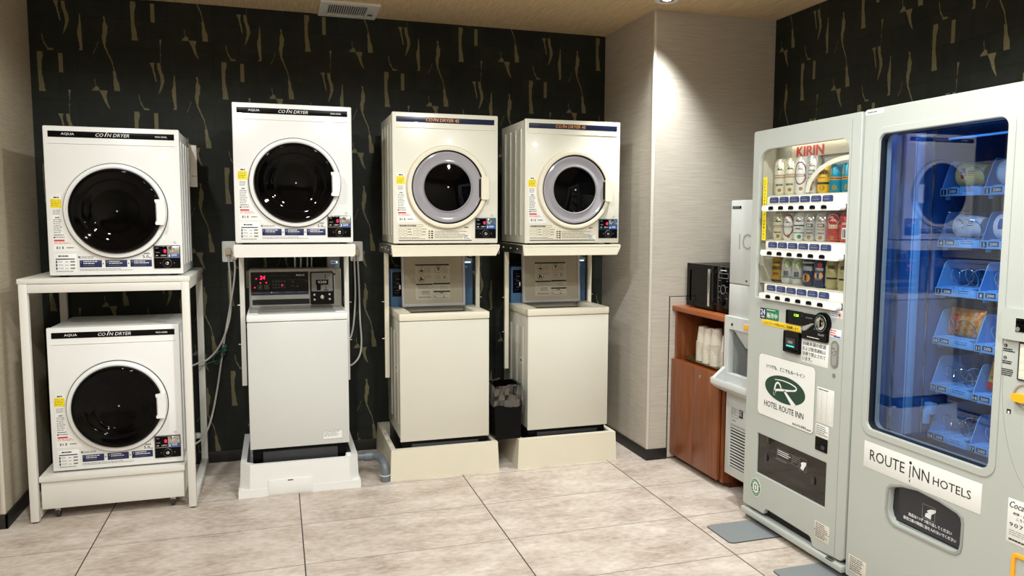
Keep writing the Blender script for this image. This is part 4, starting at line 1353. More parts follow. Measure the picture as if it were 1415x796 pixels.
dish(b, 0, 0, 0.435, 0.34, 0.06, 0.018, 'tray'); b.build('dish', t)
b = MB()
b.lathe([(0.0385, 0.0), (0.0415, 0.002), (0.0405, 0.0045), (0.0365, 0.005), (0.0275, 0.094), (0.0262, 0.096), (0.0258, 0.0905), (0.0, 0.0905)], (0, 0, 0), 'cup', 'z', 28)
cup_proto = b.build('paper_cup')
cup_mesh = cup_proto.data
first = True
STACKS = [(0.125, 0.085, 13, 'leftmost front stack'), (0.212, 0.075, 13, 'second front stack'), (0.300, 0.070, 14, 'third front stack'), (0.385, 0.085, 11, 'rightmost front stack'),
          (0.215, 0.205, 13, 'left rear stack'), (0.310, 0.205, 13, 'right rear stack')]
STEP = 0.0092
for sx, sy, n, nm in STACKS:
    for k in range(n):
        o = cup_proto if first else cup_proto.copy()
        if not first:
            COL.objects.link(o)
        first = False
        # to world: local x -> -y, local y -> +x
        o.location = (3.152 + sy + 0.035, -0.038 - sx, 0.6345 + k * STEP)
        pos = 'topmost cup' if k == n - 1 else 'nested cup with only its rim showing'
        tag(o, 'upside-down white paper cup, %s in the %s on the tray' % ('topmost' if k == n - 1 else 'nested', nm), 'paper cup', 'paper cups, %s' % nm)

# microwave
t = thing('microwave_oven', (3.195, -0.090, 0.958), 'black microwave oven with chrome bar handle on the wooden cabinet', 'microwave', RZ)
MW, MH, MD = 0.455, 0.262, 0.36
b = MB(); b.box(0, MW, 0.02, MD, 0.008, MH, 'black', 0.004)
for x in (0.04, MW - 0.04):
    for y in (0.05, MD - 0.05):
        b.lathe([(0.014, 0), (0.012, 0.009), (0, 0.009)], (x, y, 0), 'black_matte', 'z', 12)
b.build('case', t)
b = MB(); b.plate([rr(0.0, 0.010, 0.325, MH, 0.003), rr(0.032, 0.04, 0.262, MH - 0.035, 0.008)], 0.0, 0.02, 'black_gloss', 0.0015)
dr = b.build('door', t)
b = MB(); b.box(0.03, 0.264, 0.006, 0.010, 0.038, MH - 0.033, 'black_gloss'); b.build('window', dr)
b = MB(); b.box(0.283, 0.303, -0.034, -0.020, 0.03, MH - 0.018, 'chrome', 0.004)
for z in (0.045, MH - 0.033):
    b.box(0.287, 0.299, -0.021, 0.001, z - 0.008, z + 0.008, 'chrome', 0.001)
b.build('handle', dr)
b = MB(); b.box(0.328, MW, 0.001, 0.021, 0.010, MH, 'black_gloss', 0.002); cp = b.build('control_panel', t)
b = MB()
b.plate([rr(0.345, 0.197, 0.44, 0.226, 0.003), rr(0.348, 0.200, 0.437, 0.223, 0.002)], 0.0002, 0.002, 'ink_grey')
b.lathe([(0.026, 0), (0.026, 0.002), (0.0235, 0.002), (0.0235, 0.0)], (0.392, 0.001, 0.135), 'ink_grey', 'y', 28)
for k in range(4):
    b.lines(0.345, 0.185 - k * 0.032, 0.02, 0.005, 1, 0.0005, 'ink_grey', 0.6, 500 + k, 0.008)
    b.lines(0.42, 0.185 - k * 0.032, 0.02, 0.005, 1, 0.0005, 'ink_grey', 0.6, 510 + k, 0.008)
b.lathe([(0.016, 0), (0.015, 0.014), (0, 0.015)], (0.392, 0.001, 0.06), 'black', 'y', 24)
b.lines(0.36, 0.243, 0.06, 0.006, 1, 0.0005, 'ink_white', 0.7, 520, 0.012)
b.build('dial', cp)

# ice dispenser
t = thing('ice_dispenser', (3.15, -0.612, 0), 'tall pale grey ice dispenser between the wooden cabinet and the drink machine', 'ice machine', RZ)
IW, ID = 0.345, 0.60
b = MB()
b.box(0, IW, 0.012, ID, 0.095, 0.55, 'ice_grey', 0.003)
b.box(0, IW, 0.16, ID, 0.55, 0.97, 'ice_grey', 0.003)
b.box(0, 0.028, 0.012, 0.165, 0.55, 0.97, 'ice_grey', 0.003); b.box(IW - 0.028, IW, 0.012, 0.165, 0.55, 0.97, 'ice_grey', 0.003)
b.box(0, IW, 0.012, ID, 0.97, 1.582, 'ice_grey', 0.003)
for x in (0.13, IW - 0.05):
    for y in (0.08, ID - 0.08):
        b.lathe([(0.022, 0), (0.022, 0.012), (0.03, 0.02), (0.034, 0.096), (0, 0.096)], (x, y, 0), 'black', 'z', 18)
b.build('cabinet', t)
b = MB(); b.box(0.001, IW - 0.001, -0.002, 0.013, 1.144, 1.582, 'ice_grey', 0.003)
b.box(0.012, 0.094, -0.003, 0.0, 1.537, 1.553, 'black', 0.0008); b.lines(0.02, 1.549, 0.06, 0.008, 1, -0.0032, 'ink_grey', 0.7, 600, 0.012)
up = b.build('upper_door', t)
b = MB(); b.text('I', 0.080, 1.326, 0.010, 0.080, -0.0022, 'ice_dark'); b.text('C', 0.108, 1.324, 0.072, 0.084, -0.0022, 'ice_dark', 0.012); b.text('E', 0.201, 1.326, 0.055, 0.080, -0.0022, 'ice_dark', 0.012)
b.build('ice_lettering', up, 'grey ICE lettering')
b = MB(); b.lathe([(0.008, 0), (0.007, 0.005), (0, 0.006)], (0.162, -0.002, 1.163), 'chrome', 'y', 16); b.build('door_lock', up)
b = MB(); b.box(0.001, IW - 0.001, -0.001, 0.013, 0.968, 1.140, 'ice_grey', 0.003); b.build('middle_panel', t)
b = MB()
b.plate([rr(0.0, 0.56, IW, 0.966, 0.004), rr(0.034, 0.66, IW - 0.034, 0.902, (0.004, 0.004, 0.02, 0.02))], -0.022, 0.035, 'ice_grey', 0.003)
b.lathe([(0.007, 0), (0.007, 0.003), (0, 0.003)], (0.07, -0.022, 0.927), 'black', 'y', 14)
b.box(0.178, 0.23, -0.026, -0.02, 0.912, 0.945, 'lever', 0.003)
disp = b.build('dispenser_front', t)
b = MB()
b.box(0.028, IW - 0.028, 0.150, 0.161, 0.60, 0.94, 'ice_dark'); b.box(0.028, 0.034, 0.012, 0.155, 0.60, 0.93, 'ice_dark'); b.box(IW - 0.034, IW - 0.028, 0.012, 0.155, 0.60, 0.93, 'ice_dark'); b.box(0.028, IW - 0.028, 0.012, 0.155, 0.905, 0.93, 'ice_dark'); b.box(0.028, IW - 0.028, 0.0, 0.155, 0.625, 0.64, 'ice_dark')
b.build('recess', disp)
b = MB(); b.hexa([(0.12, 0.03, 0.80), (0.22, 0.03, 0.80), (0.22, 0.12, 0.80), (0.12, 0.12, 0.80), (0.05, -0.01, 0.905), (0.29, -0.01, 0.905), (0.29, 0.15, 0.905), (0.05, 0.15, 0.905)], 'ice_grey', 0.008); b.build('chute', disp)
b = MB()
b.prism([(-0.100, 0.628), (-0.096, 0.636), (-0.086, 0.634), (-0.078, 0.612), (0.02, 0.612), (0.02, 0.545), (-0.02, 0.555), (-0.078, 0.585), (-0.097, 0.603)], -0.004, IW + 0.004, 'ice_grey', 'x')
b.hexa([(-0.004, -0.026, 0.61), (0.03, -0.026, 0.61), (0.03, -0.02, 0.61), (-0.004, -0.02, 0.61), (-0.004, -0.026, 0.69), (0.03, -0.026, 0.69), (0.03, -0.02, 0.69), (-0.004, -0.02, 0.69)], 'ice_grey')
b.prism([(-0.096, 0.630), (-0.022, 0.612), (-0.022, 0.690)], -0.004, 0.022, 'ice_grey', 'x')
b.build('drip_lip', t)
b = MB()
b.box(0.001, IW - 0.001, 0.0, 0.013, 0.100, 0.548, 'ice_grey', 0.003)
b.box(0.052, IW - 0.03, -0.001, 0.002, 0.153, 0.366, 'black_matte')
lp = b.build('lower_panel', t)
b = MB()
for k in range(13):
    z = 0.160 + k * 0.0162
    b.prism([(-0.004, z), (-0.0005, z + 0.008), (0.0, z + 0.008), (0.0, z)], 0.050, IW - 0.028, 'ice_grey', 'x')
b.box(0.046, 0.054, -0.004, 0.001, 0.15, 0.37, 'ice_grey'); b.build('louvre', lp)
b = MB()
b.plate([rr(0.055, 0.425, 0.115, 0.475, 0.004), rr(0.057, 0.427, 0.113, 0.473, 0.003)], -0.0008, 0.001, 'ink_grey')
b.lines(0.06, 0.468, 0.05, 0.035, 4, -0.0008, 'ink_grey', 0.35, 610, 0.012)
b.box(0.125, 0.160, -0.001, 0.001, 0.435, 0.478, 'ink'); b.lines(0.128, 0.472, 0.028, 0.03, 4, -0.0014, 'ink_white', 0.3, 611, 0.008)
b.lines(0.062, 0.410, 0.035, 0.005, 1, -0.0008, 'ink', 0.7, 612, 0.012); b.lines(0.052, 0.386, 0.16, 0.012, 2, -0.0008, 'ink_grey', 0.4, 613, 0.012)
b.build('caution_print', lp)

# ------------------------------------------------------------------ drink vending machine
KX, KY, KW, KD = 3.03, -0.968, 0.708, 0.745
t = thing('drink_vending_machine', (KX, KY, 0), 'pale grey canned drink vending machine with three rows of sample cans', 'vending machine', RZ)
b = MB()
zt_ = 1.900
b.box(0.004, KW + 0.004, 0.10, KD, 0.06, zt_ - 0.008, 'vend', 0.004)
b.build('cabinet', t)
b = MB()
win = rr(0.046, 1.108, 0.645, 1.811, (0.006, 0.006, 0.05, 0.075), 8)
pick = rr(0.096, 0.256, 0.589, 0.459, 0.004)
hop = [(0.168, 0.078), (0.192, 0.108), (0.208, 0.112), (0.490, 0.103), (0.506, 0.096), (0.526, 0.066)]
outl = [(0.008, 0.076), (0.158, 0.077), (0.168, 0.079), (0.178, 0.103), (0.192, 0.109), (0.492, 0.104), (0.507, 0.098), (0.520, 0.069), (0.530, 0.064), (0.652, 0.072), (0.690, 0.075)] + [(0.706, 0.090), (0.706, zt_ - 0.01), (0.700, zt_), (0.010, zt_ - 0.004), (0.003, zt_ - 0.012), (0.003, 0.085)]
b.plate([outl, win, pick], 0.0, 0.022, 'vend', 0.003)
b.box(0.003, 0.02, 0.02, 0.10, 0.08, zt_ - 0.006, 'vend')
b.box(KW - 0.02, KW - 0.002, 0.02, 0.10, 0.08, zt_ - 0.006, 'vend', 0.006)
b.box(0.003, KW - 0.002, 0.02, 0.10, zt_ - 0.025, zt_ - 0.006, 'vend')
b.box(0.02, KW - 0.02, 0.09, 0.10, 0.46, 1.10, 'vend_inner')
b.box(0.02, KW - 0.02, 0.024, 0.10, 0.46, 0.468, 'vend_inner')
b.box(0.003, KW - 0.002, 0.02, 0.10, 0.085, 0.25, 'black_matte')
b.box(0.655, 0.658, -0.0004, 0.002, 0.075, 1.88, 'vend_trim')
front = b.build('front_door', t)
b = MB()
b.box(0.0, KW + 0.005, -0.012, 0.12, 0.030, 0.058, 'vend', 0.004)
b.box(0.62, 0.66, -0.013, 0.0, 0.055, 0.063, 'black', 0.001)
b.build('base_rail', t)
b = MB(); b.box(0.02, KW - 0.02, 0.03, 0.5, 0.057, 0.078, 'black_matte'); b.build('kick_recess', t)
for x in (0.055, KW - 0.05):
    b = MB()
    b.lathe([(0.011, 0.012), (0.011, 0.05), (0, 0.05)], (x, 0.05, 0), 'dark_grey', 'z', 14)
    b.box(x - 0.05, x + 0.05, 0.012, 0.10, 0.005, 0.011, 'vend_trim', 0.002)
    b.box(x - 0.045, x - 0.02, 0.02, 0.09, 0.011, 0.022, 'dark_grey', 0.002); b.box(x + 0.02, x + 0.045, 0.02, 0.09, 0.011, 0.022, 'dark_grey', 0.002)
    b.lathe([(0.018, 0.011), (0.018, 0.024), (0, 0.024)], (x, 0.05, 0), 'dark_grey', 'z', 6)
    b.build('levelling_foot', t)
# display window interior
b = MB()
BK = 0.165
b.box(0.03, 0.665, BK, BK + 0.01, 1.10, 1.84, 'vend_inner')
b.box(0.030, 0.040, 0.020, BK, 1.10, 1.84, 'vend_inner'); b.box(0.655, 0.665, 0.020, BK, 1.10, 1.84, 'vend_inner')
b.box(0.03, 0.665, 0.020, BK, 1.83, 1.84, 'vend_inner'); b.box(0.03, 0.665, 0.020, BK, 1.095, 1.105, 'vend_inner')
inner = b.build('display_case', t)
b = MB(); b.box(0.1, 0.6, 0.06, 0.075, 1.818, 1.829, 'lamp_strip'); b.build('strip_lamp', inner)
b = MB(); b.box(0.012 + 0.16, 0.62, 0.085, 0.088, 1.762, 1.83, 'vend_inner'); b.text('KIRIN', 0.208, 1.766, 0.178, 0.045, 0.0846, 'ink_red', 0.07); b.build('header_sign', inner, 'red KIRIN lettering')
# a pale round swoosh board behind the upper right cans
b = MB()
arc1 = [(0.62 - 0.27 * math.cos(a), 1.60 + 0.145 * math.sin(a)) for a in [PI / 2 * k / 12 for k in range(13)]]
arc2 = [(0.62 - 0.245 * math.cos(a), 1.60 + 0.125 * math.sin(a)) for a in [PI / 2 * k / 12 for k in range(13)]]
b.prism(arc1 + arc2[::-1], 0.028, 0.031, 'cup'); b.build('swoosh_board', inner)
def can_row(zb, zshelf):
    b = MB()
    b.box(0.045, 0.652, 0.026, 0.16, zb - 0.006, zb - 0.0005, 'vend_inner', 0.001)
    b.box(0.10, 0.640, 0.012, 0.027, zb - 0.05, zb - 0.006, 'cup', 0.002)
    b.box(0.640, 0.652, 0.005, 0.03, zb - 0.085, zb - 0.03, 'metal', 0.002)
    sh = b.build('can_shelf', inner)
    b = MB(); b.prism(rr(0.108, zb - 0.0745, 0.634, zb - 0.047, 0.0115), -0.022, 0.004, 'white_plastic'); b.build('button_rail', sh)
    return sh
ROWS = [(1.594, 0.168), (1.387, 0.122), (1.185, 0.122)]
for rz, rh in ROWS:
    sh = can_row(rz, rh)
    for k in range(6):
        x = 0.180 + k * 0.0712
        b = MB()
        b.prism([(x - 0.016, rz - 0.068), (x + 0.016, rz - 0.068), (x + 0.016, rz - 0.058)] + [(x + 0.016 * math.cos(a), rz - 0.058 + 0.006 * math.sin(a)) for a in [PI * j / 8 for j in range(1, 8)]] + [(x - 0.016, rz - 0.058)], -0.0255, -0.02, 'black')
        b.build('button', sh)
        b = MB()
        x2 = 0.157 + k * 0.0722
        b.prism(rr(x2 - 0.031, rz - 0.036, x2 + 0.031, rz - 0.010, (0.003, 0.003, 0.009, 0.009)), 0.008, 0.012, 'tag_blue')
        b.lines(x2 - 0.02, rz - 0.015, 0.036, 0.004, 1, 0.0078, 'ink_grey', 0.7, 700 + k, 0.010)
        b.lines(x2 - 0.022, rz - 0.024, 0.044, 0.008, 1, 0.0078, 'ink_grey', 0.6, 720 + k, 0.010)
        b.build('price_tag', sh)
b = MB(); b.box(0.034, 0.657, 0.0145, 0.0175, 1.100, 1.822, 'glass'); b.build('window_pane', t, 'clear display window')
s_ = MB(); s_.box(0.067, 0.095, 0.0125, 0.0143, 1.384, 1.680, 'yellow')
msg = 'レストランへの持込みはご遠慮願います'
for k, ch in enumerate(msg):
    zc_ = 1.672 - (k + 0.5) * (0.284 / len(msg))
    if ch == 'ー':
        s_.box(0.0805, 0.0818, 0.0119, 0.0126, zc_ - 0.005, zc_ + 0.005, 'ink')
    else:
        s_.text(ch, 0.081, zc_ - 0.0055, 0.011, 0.011, 0.0124, 'ink', 0.0, align='C')
s_.build('yellow_notice_strip', t, 'upright yellow notice strip inside the window')
b = MB()
b.box(0.0945, 0.140, -0.0012, 0.001, 1.012, 1.064, 'navy', 0.0004); b.box(0.140, 0.234, -0.0012, 0.001, 1.014, 1.066, 'green', 0.0004)
b.text('24', 0.099, 1.032, 0.033, 0.026, -0.0013, 'ink_white', 0.02); b.text('時間', 0.106, 1.018, 0.022, 0.009, -0.0013, 'ink_white')
b.lines(0.146, 1.061, 0.08, 0.006, 1, -0.0013, 'ink_white', 0.6, 730, 0.008)
b.text('販売中', 0.147, 1.022, 0.078, 0.024, -0.0013, 'ink_white', 0.02)
b.build('hours_sticker', front, 'blue and green 24-hour sticker')
b = MB(); b.box(0.112, 0.390, -0.0012, 0.001, 0.985, 1.011, 'yellow2', 0.0004); b.text('レストランへの持込みはご遠慮願います', 0.124, 0.991, 0.254, 0.0135, -0.0013, 'ink', 0.01); b.build('yellow_notice', front, 'yellow notice strip')
b = MB(); b.plate([rr(0.292, 1.017, 0.405, 1.075, 0.004)], -0.006, 0.008, 'black_gloss', 0.002); b.text('120', 0.35, 1.053, 0.03, 0.011, -0.0063, 'led_green', 0.02); b.build('price_display', front, 'small black display with green digits')
b = MB()
cp_ = rr(0.412, 0.967, 0.570, 1.073, 0.008)
b.plate([cp_], -0.012, 0.013, 'black_gloss', 0.003)
b.lathe([(0.046, 0.0), (0.046, 0.016), (0.043, 0.018), (0.0, 0.018)], (0.538, 0.0, 1.046), 'black_gloss', 'y', 36)
b.lathe([(0.0355, 0.0183), (0.0345, 0.0192), (0.0335, 0.0183)], (0.538, 0.0, 1.046), 'teal_ring', 'y', 36)
b.text('¥1000', 0.436, 1.055, 0.042, 0.006, -0.0123, 'ink_grey'); b.lines(0.45, 0.978, 0.1, 0.004, 1, -0.0123, 'ink_white', 0.7, 741, 0.01)
b.prism(rr(0.517, 0.991, 0.555, 1.002, 0.005), -0.0132, -0.011, 'ink_grey')
b.prism([(0.494, 1.012), (0.499, 1.012), (0.499, 1.034), (0.494, 1.034)], -0.0132, -0.011, 'ink_grey')
cn = b.build('coin_mechanism', front, 'black coin panel with chrome slot')
b = MB(); b.lathe([(0.028, 0.016), (0.028, 0.021), (0.022, 0.024), (0.014, 0.020), (0, 0.020)], (0.538, 0.0, 1.046), 'chrome', 'y', 28); b.box(0.536, 0.540, -0.0225, -0.019, 1.03, 1.062, 'black'); b.build('coin_slot', cn)
b = MB(); b.prism([(0.425, 1.007), (0.433, 1.000), (0.448, 1.004), (0.49, 1.034), (0.484, 1.038), (0.446, 1.024), (0.430, 1.020)], -0.022, -0.012, 'ice_dark'); b.build('return_lever', cn)
b = MB()
b.plate([rr(0.293, 0.889, 0.398, 0.981, 0.006)], -0.016, 0.018, 'black_gloss', 0.003)
b.box(0.312, 0.380, -0.018, -0.014, 0.918, 0.956, 'dark_grey', 0.002); b.box(0.33, 0.362, -0.0192, -0.017, 0.93, 0.942, 'metal')
b.box(0.318, 0.374, -0.019, -0.016, 0.914, 0.922, 'led_cyan', 0.001); b.box(0.305, 0.386, -0.022, -0.015, 0.895, 0.903, 'black', 0.002)
b.build('banknote_reader', front, 'black banknote reader with green glow')
b = MB(); b.box(0.400, 0.572, -0.0010, 0.001, 0.858, 0.957, 'paper_white', 0.0003)
for k, s in enumerate(('20歳未満の飲酒', 'および飲酒運転は', '法律で禁止されて', 'います。')):
    b.text(s, 0.409, 0.935 - k * 0.0225, 0.148 if k < 3 else 0.062, 0.0175, -0.0011, 'ink', 0.01)
b.build('age_notice', front, 'white notice about drinking age')
for z0, z1, mm, sd in ((1.076, 1.107, 'ink_blue', 1), (0.993, 1.029, 'ink_red', 2)):
    b = MB(); b.box(0.577, 0.643, -0.001, 0.001, z0, z1, 'paper_white', 0.0003); b.lines(0.580, z1 - 0.004, 0.04, (z1 - z0) * 0.8, 3, -0.001, mm, 0.45, 750 + sd, 0.01)
    if sd == 1:
        b.plate([ell(0.629, 1.091, 0.012, 0.012, 24), ell(0.629, 1.091, 0.0095, 0.0095, 24)], -0.0012, 0.001, 'ink_red'); b.prism(ell(0.629, 1.091, 0.0065, 0.0065, 14), -0.0012, 0, 'wood')
    else:
        b.box(0.60, 0.64, -0.0012, 0, z0 + 0.003, z0 + 0.009, 'ink_blue')
    b.build('side_sticker', front)
b = MB(); b.prism(rr(0.590, 0.869, 0.634, 0.982, 0.021), -0.004, 0.002, 'metal'); b.prism(rr(0.598, 0.878, 0.626, 0.972, 0.013), -0.0055, -0.003, 'vend_trim'); b.lathe([(0.014, 0), (0.014, 0.004), (0.009, 0.006), (0, 0.005)], (0.612, -0.005, 0.94), 'chrome', 'y', 22)
b.lathe([(0.009, 0), (0.009, 0.003), (0.006, 0.004), (0, 0.003)], (0.612, 0.0, 0.836), 'metal', 'y', 18)
b.build('door_lock', front)
b = MB()
b.plate([rr(0.098, 0.552, 0.500, 0.848, 0.022)], -0.0015, 0.003, 'vend_trim', 0.0005)
b.plate([rr(0.101, 0.555, 0.497, 0.845, 0.020)], -0.0024, 0.002, 'paper_white', 0.0005)
yf = -0.0030
b.text('いつでも、どこでもルートイン', 0.160, 0.787, 0.272, 0.018, yf, 'ink', 0.01)
ye = yf - 0.0004
b.prism(ell(0.297, 0.706, 0.143, 0.062, 56), ye, yf + 0.001, 'logo_green')
def stroke(b, pts, w0, w1, y0, y1, m):
    """ribbon along a path whose width runs from w0 to w1"""
    P = [Vector((p[0], p[1])) for p in pts]
    q = []
    n = len(P)
    for k in range(n - 1):
        p0, p1, p2, p3 = P[max(k - 1, 0)], P[k], P[k + 1], P[min(k + 2, n - 1)]
        for j in range(5):
            t_ = j / 5
            q.append(0.5 * ((2 * p1) + (-p0 + p2) * t_ + (2 * p0 - 5 * p1 + 4 * p2 - p3) * t_ * t_ + (-p0 + 3 * p1 - 3 * p2 + p3) * t_ ** 3))
    q.append(P[-1])
    L, Rr = [], []
    n = len(q)
    for k, p in enumerate(q):
        d = q[min(k + 1, n - 1)] - q[max(k - 1, 0)]
        d.normalize()
        nn = Vector((-d.y, d.x))
        w = (w0 + (w1 - w0) * k / (n - 1)) / 2
        L.append(p + nn * w)
        Rr.append(p - nn * w)
    i = b.mi(m)
    va = [b.bm.verts.new((p.x, y0, p.y)) for p in L]
    vb = [b.bm.verts.new((p.x, y0, p.y)) for p in Rr]
    for k in range(n - 1):
        f = b.bm.faces.new((va[k], vb[k], vb[k + 1], va[k + 1]))
        f.material_index = i
yl = ye - 0.0004
stroke(b, [(0.226, 0.742), (0.275, 0.747), (0.33, 0.745), (0.372, 0.737), (0.381, 0.727), (0.362, 0.716), (0.32, 0.708), (0.27, 0.701), (0.235, 0.691), (0.223, 0.672)], 0.003, 0.013, yl, 0, 'ink_white')
stroke(b, [(0.226, 0.668), (0.228, 0.70), (0.236, 0.722), (0.250, 0.731), (0.264, 0.725), (0.274, 0.710)], 0.010, 0.008, yl, 0, 'ink_white')
stroke(b, [(0.295, 0.704), (0.318, 0.686), (0.346, 0.664), (0.371, 0.647)], 0.009, 0.026, yl, 0, 'ink_white')
stroke(b, [(0.232, 0.687), (0.265, 0.694), (0.32, 0.703), (0.365, 0.713)], 0.0016, 0.0016, yl - 0.0003, 0, 'logo_green')
stroke(b, [(0.29, 0.742), (0.335, 0.740), (0.366, 0.733), (0.374, 0.727)], 0.0016, 0.0016, yl - 0.0003, 0, 'logo_green')
b.text('HOTEL ROUTE INN', 0.152, 0.603, 0.282, 0.027, yf, 'ink', 0.0)
b.text('ROUTE', 0.362, 0.563, 0.052, 0.0095, yf, 'ink'); b.text('iNN', 0.419, 0.563, 0.032, 0.012, yf, 'ink'); b.text('GROUP', 0.456, 0.563, 0.030, 0.006, yf, 'ink')
b.build('logo_panel', front, 'white hotel logo panel')
b = MB(); b.box(0.514, 0.616, -0.001, 0.001, 0.618, 0.770, 'paper_white', 0.0003); b.lines(0.522, 0.764, 0.085, 0.006, 1, -0.001, 'ink', 0.7, 760, 0.01)
for k in range(14):
    b.box(0.519, 0.611, -0.0013, 0, 0.752 - k * 0.0095, 0.7524 - k * 0.0095, 'ink_grey')
for x in (0.519, 0.545, 0.575, 0.611):
    b.box(x, x + 0.0005, -0.0013, 0, 0.628, 0.7524, 'ink_grey')
b.box(0.513, 0.592, -0.001, 0.001, 0.556, 0.610, 'paper_white', 0.0003); b.lines(0.518, 0.605, 0.07, 0.044, 5, -0.001, 'ink_grey', 0.45, 761, 0.012)
b.build('record_sheet', front, 'white ruled record sheets')
b = MB(); b.plate([rr(0.516, 0.497, 0.589, 0.553, 0.003)], -0.003, 0.006, 'black_gloss', 0.001); b.box(0.552, 0.58, -0.0055, -0.002, 0.505, 0.528, 'dark_grey', 0.003); b.build('coin_return', front, 'black coin return pocket')
b = MB()
b.box(0.085, 0.60, 0.10, 0.108, 0.25, 0.47, 'vend_trim'); b.box(0.085, 0.097, 0.02, 0.105, 0.25, 0.465, 'black'); b.box(0.588, 0.60, 0.02, 0.105, 0.25, 0.465, 'black')
b.box(0.085, 0.60, 0.02, 0.105, 0.245, 0.262, 'black'); b.box(0.09, 0.595, 0.055, 0.10, 0.262, 0.285, 'metal', 0.004); b.box(0.09, 0.595, 0.07, 0.10, 0.285, 0.36, 'dark_grey')
bay = b.build('pickup_bay', front)
b = MB(); b.box(0.092, 0.593, 0.009, 0.012, 0.258, 0.457, 'glass_hatch')
for x in (0.165, 0.50):
    b.prism(rr(x - 0.010, 0.332, x + 0.010, 0.366, 0.009), 0.003, 0.010, 'dark_grey')
b.build('pickup_flap', bay, 'smoky pickup flap')
b = MB(); yq = 0.0085
for x0, x1, z0, z1 in ((0.245, 0.352, 0.376, 0.420), (0.356, 0.40, 0.376, 0.420), (0.404, 0.452, 0.368, 0.425)):
    b.plate([rr(x0, z0, x1, z1, 0.002), rr(x0 + 0.0012, z0 + 0.0012, x1 - 0.0012, z1 - 0.0012, 0.0015)], yq, 0.001, 'ink_grey')
b.lines(0.250, 0.414, 0.098, 0.028, 3, yq, 'ink_white', 0.35, 770, 0.008); b.lines(0.360, 0.414, 0.036, 0.028, 3, yq, 'ink_grey', 0.35, 771, 0.008); b.lines(0.236, 0.371, 0.11, 0.008, 1, yq, 'ink_grey', 0.5, 772, 0.008)
b.prism([(0.412, 0.376), (0.432, 0.372), (0.438, 0.386), (0.448, 0.398), (0.450, 0.412), (0.430, 0.410), (0.414, 0.402), (0.418, 0.392)], yq - 0.0003, yq + 0.0006, 'ink_white')
b.build('flap_print', bay)
b = MB(); b.prism(ell(0.103, 0.184, 0.040, 0.045, 36), -0.001, 0.001, 'paper_white'); b.plate([ell(0.103, 0.184, 0.037, 0.042, 36), ell(0.103, 0.184, 0.024, 0.028, 36)], -0.0014, 0.001, 'green')
b.plate([rr(0.092, 0.168, 0.114, 0.2, 0.006), rr(0.096, 0.172, 0.110, 0.196, 0.004)], -0.0014, 0.001, 'logo_green')
for k in range(16):
    a = 2 * PI * k / 16
    if abs(math.sin(a)) > 0.3:
        b.prism(ell(0.103 + 0.0305 * math.cos(a), 0.184 + 0.035 * math.sin(a), 0.003, 0.003, 8), -0.0018, 0, 'ink_white')
b.build('recycling_sticker', front, 'round green and white recycling sticker')
b = MB(); b.box(0.530, 0.622, -0.0012, 0.001, 0.108, 0.186, 'trim_white', 0.0005); b.lines(0.538, 0.181, 0.076, 0.066, 8, -0.0012, 'ink', 0.35, 780, 0.012)
for x in (0.533, 0.619):
    b.lathe([(0.003, 0), (0, 0.0015)], (x, -0.0012, 0.148), 'dark_grey', 'y', 8)
b.build('rating_plate', front, 'metal rating plate')

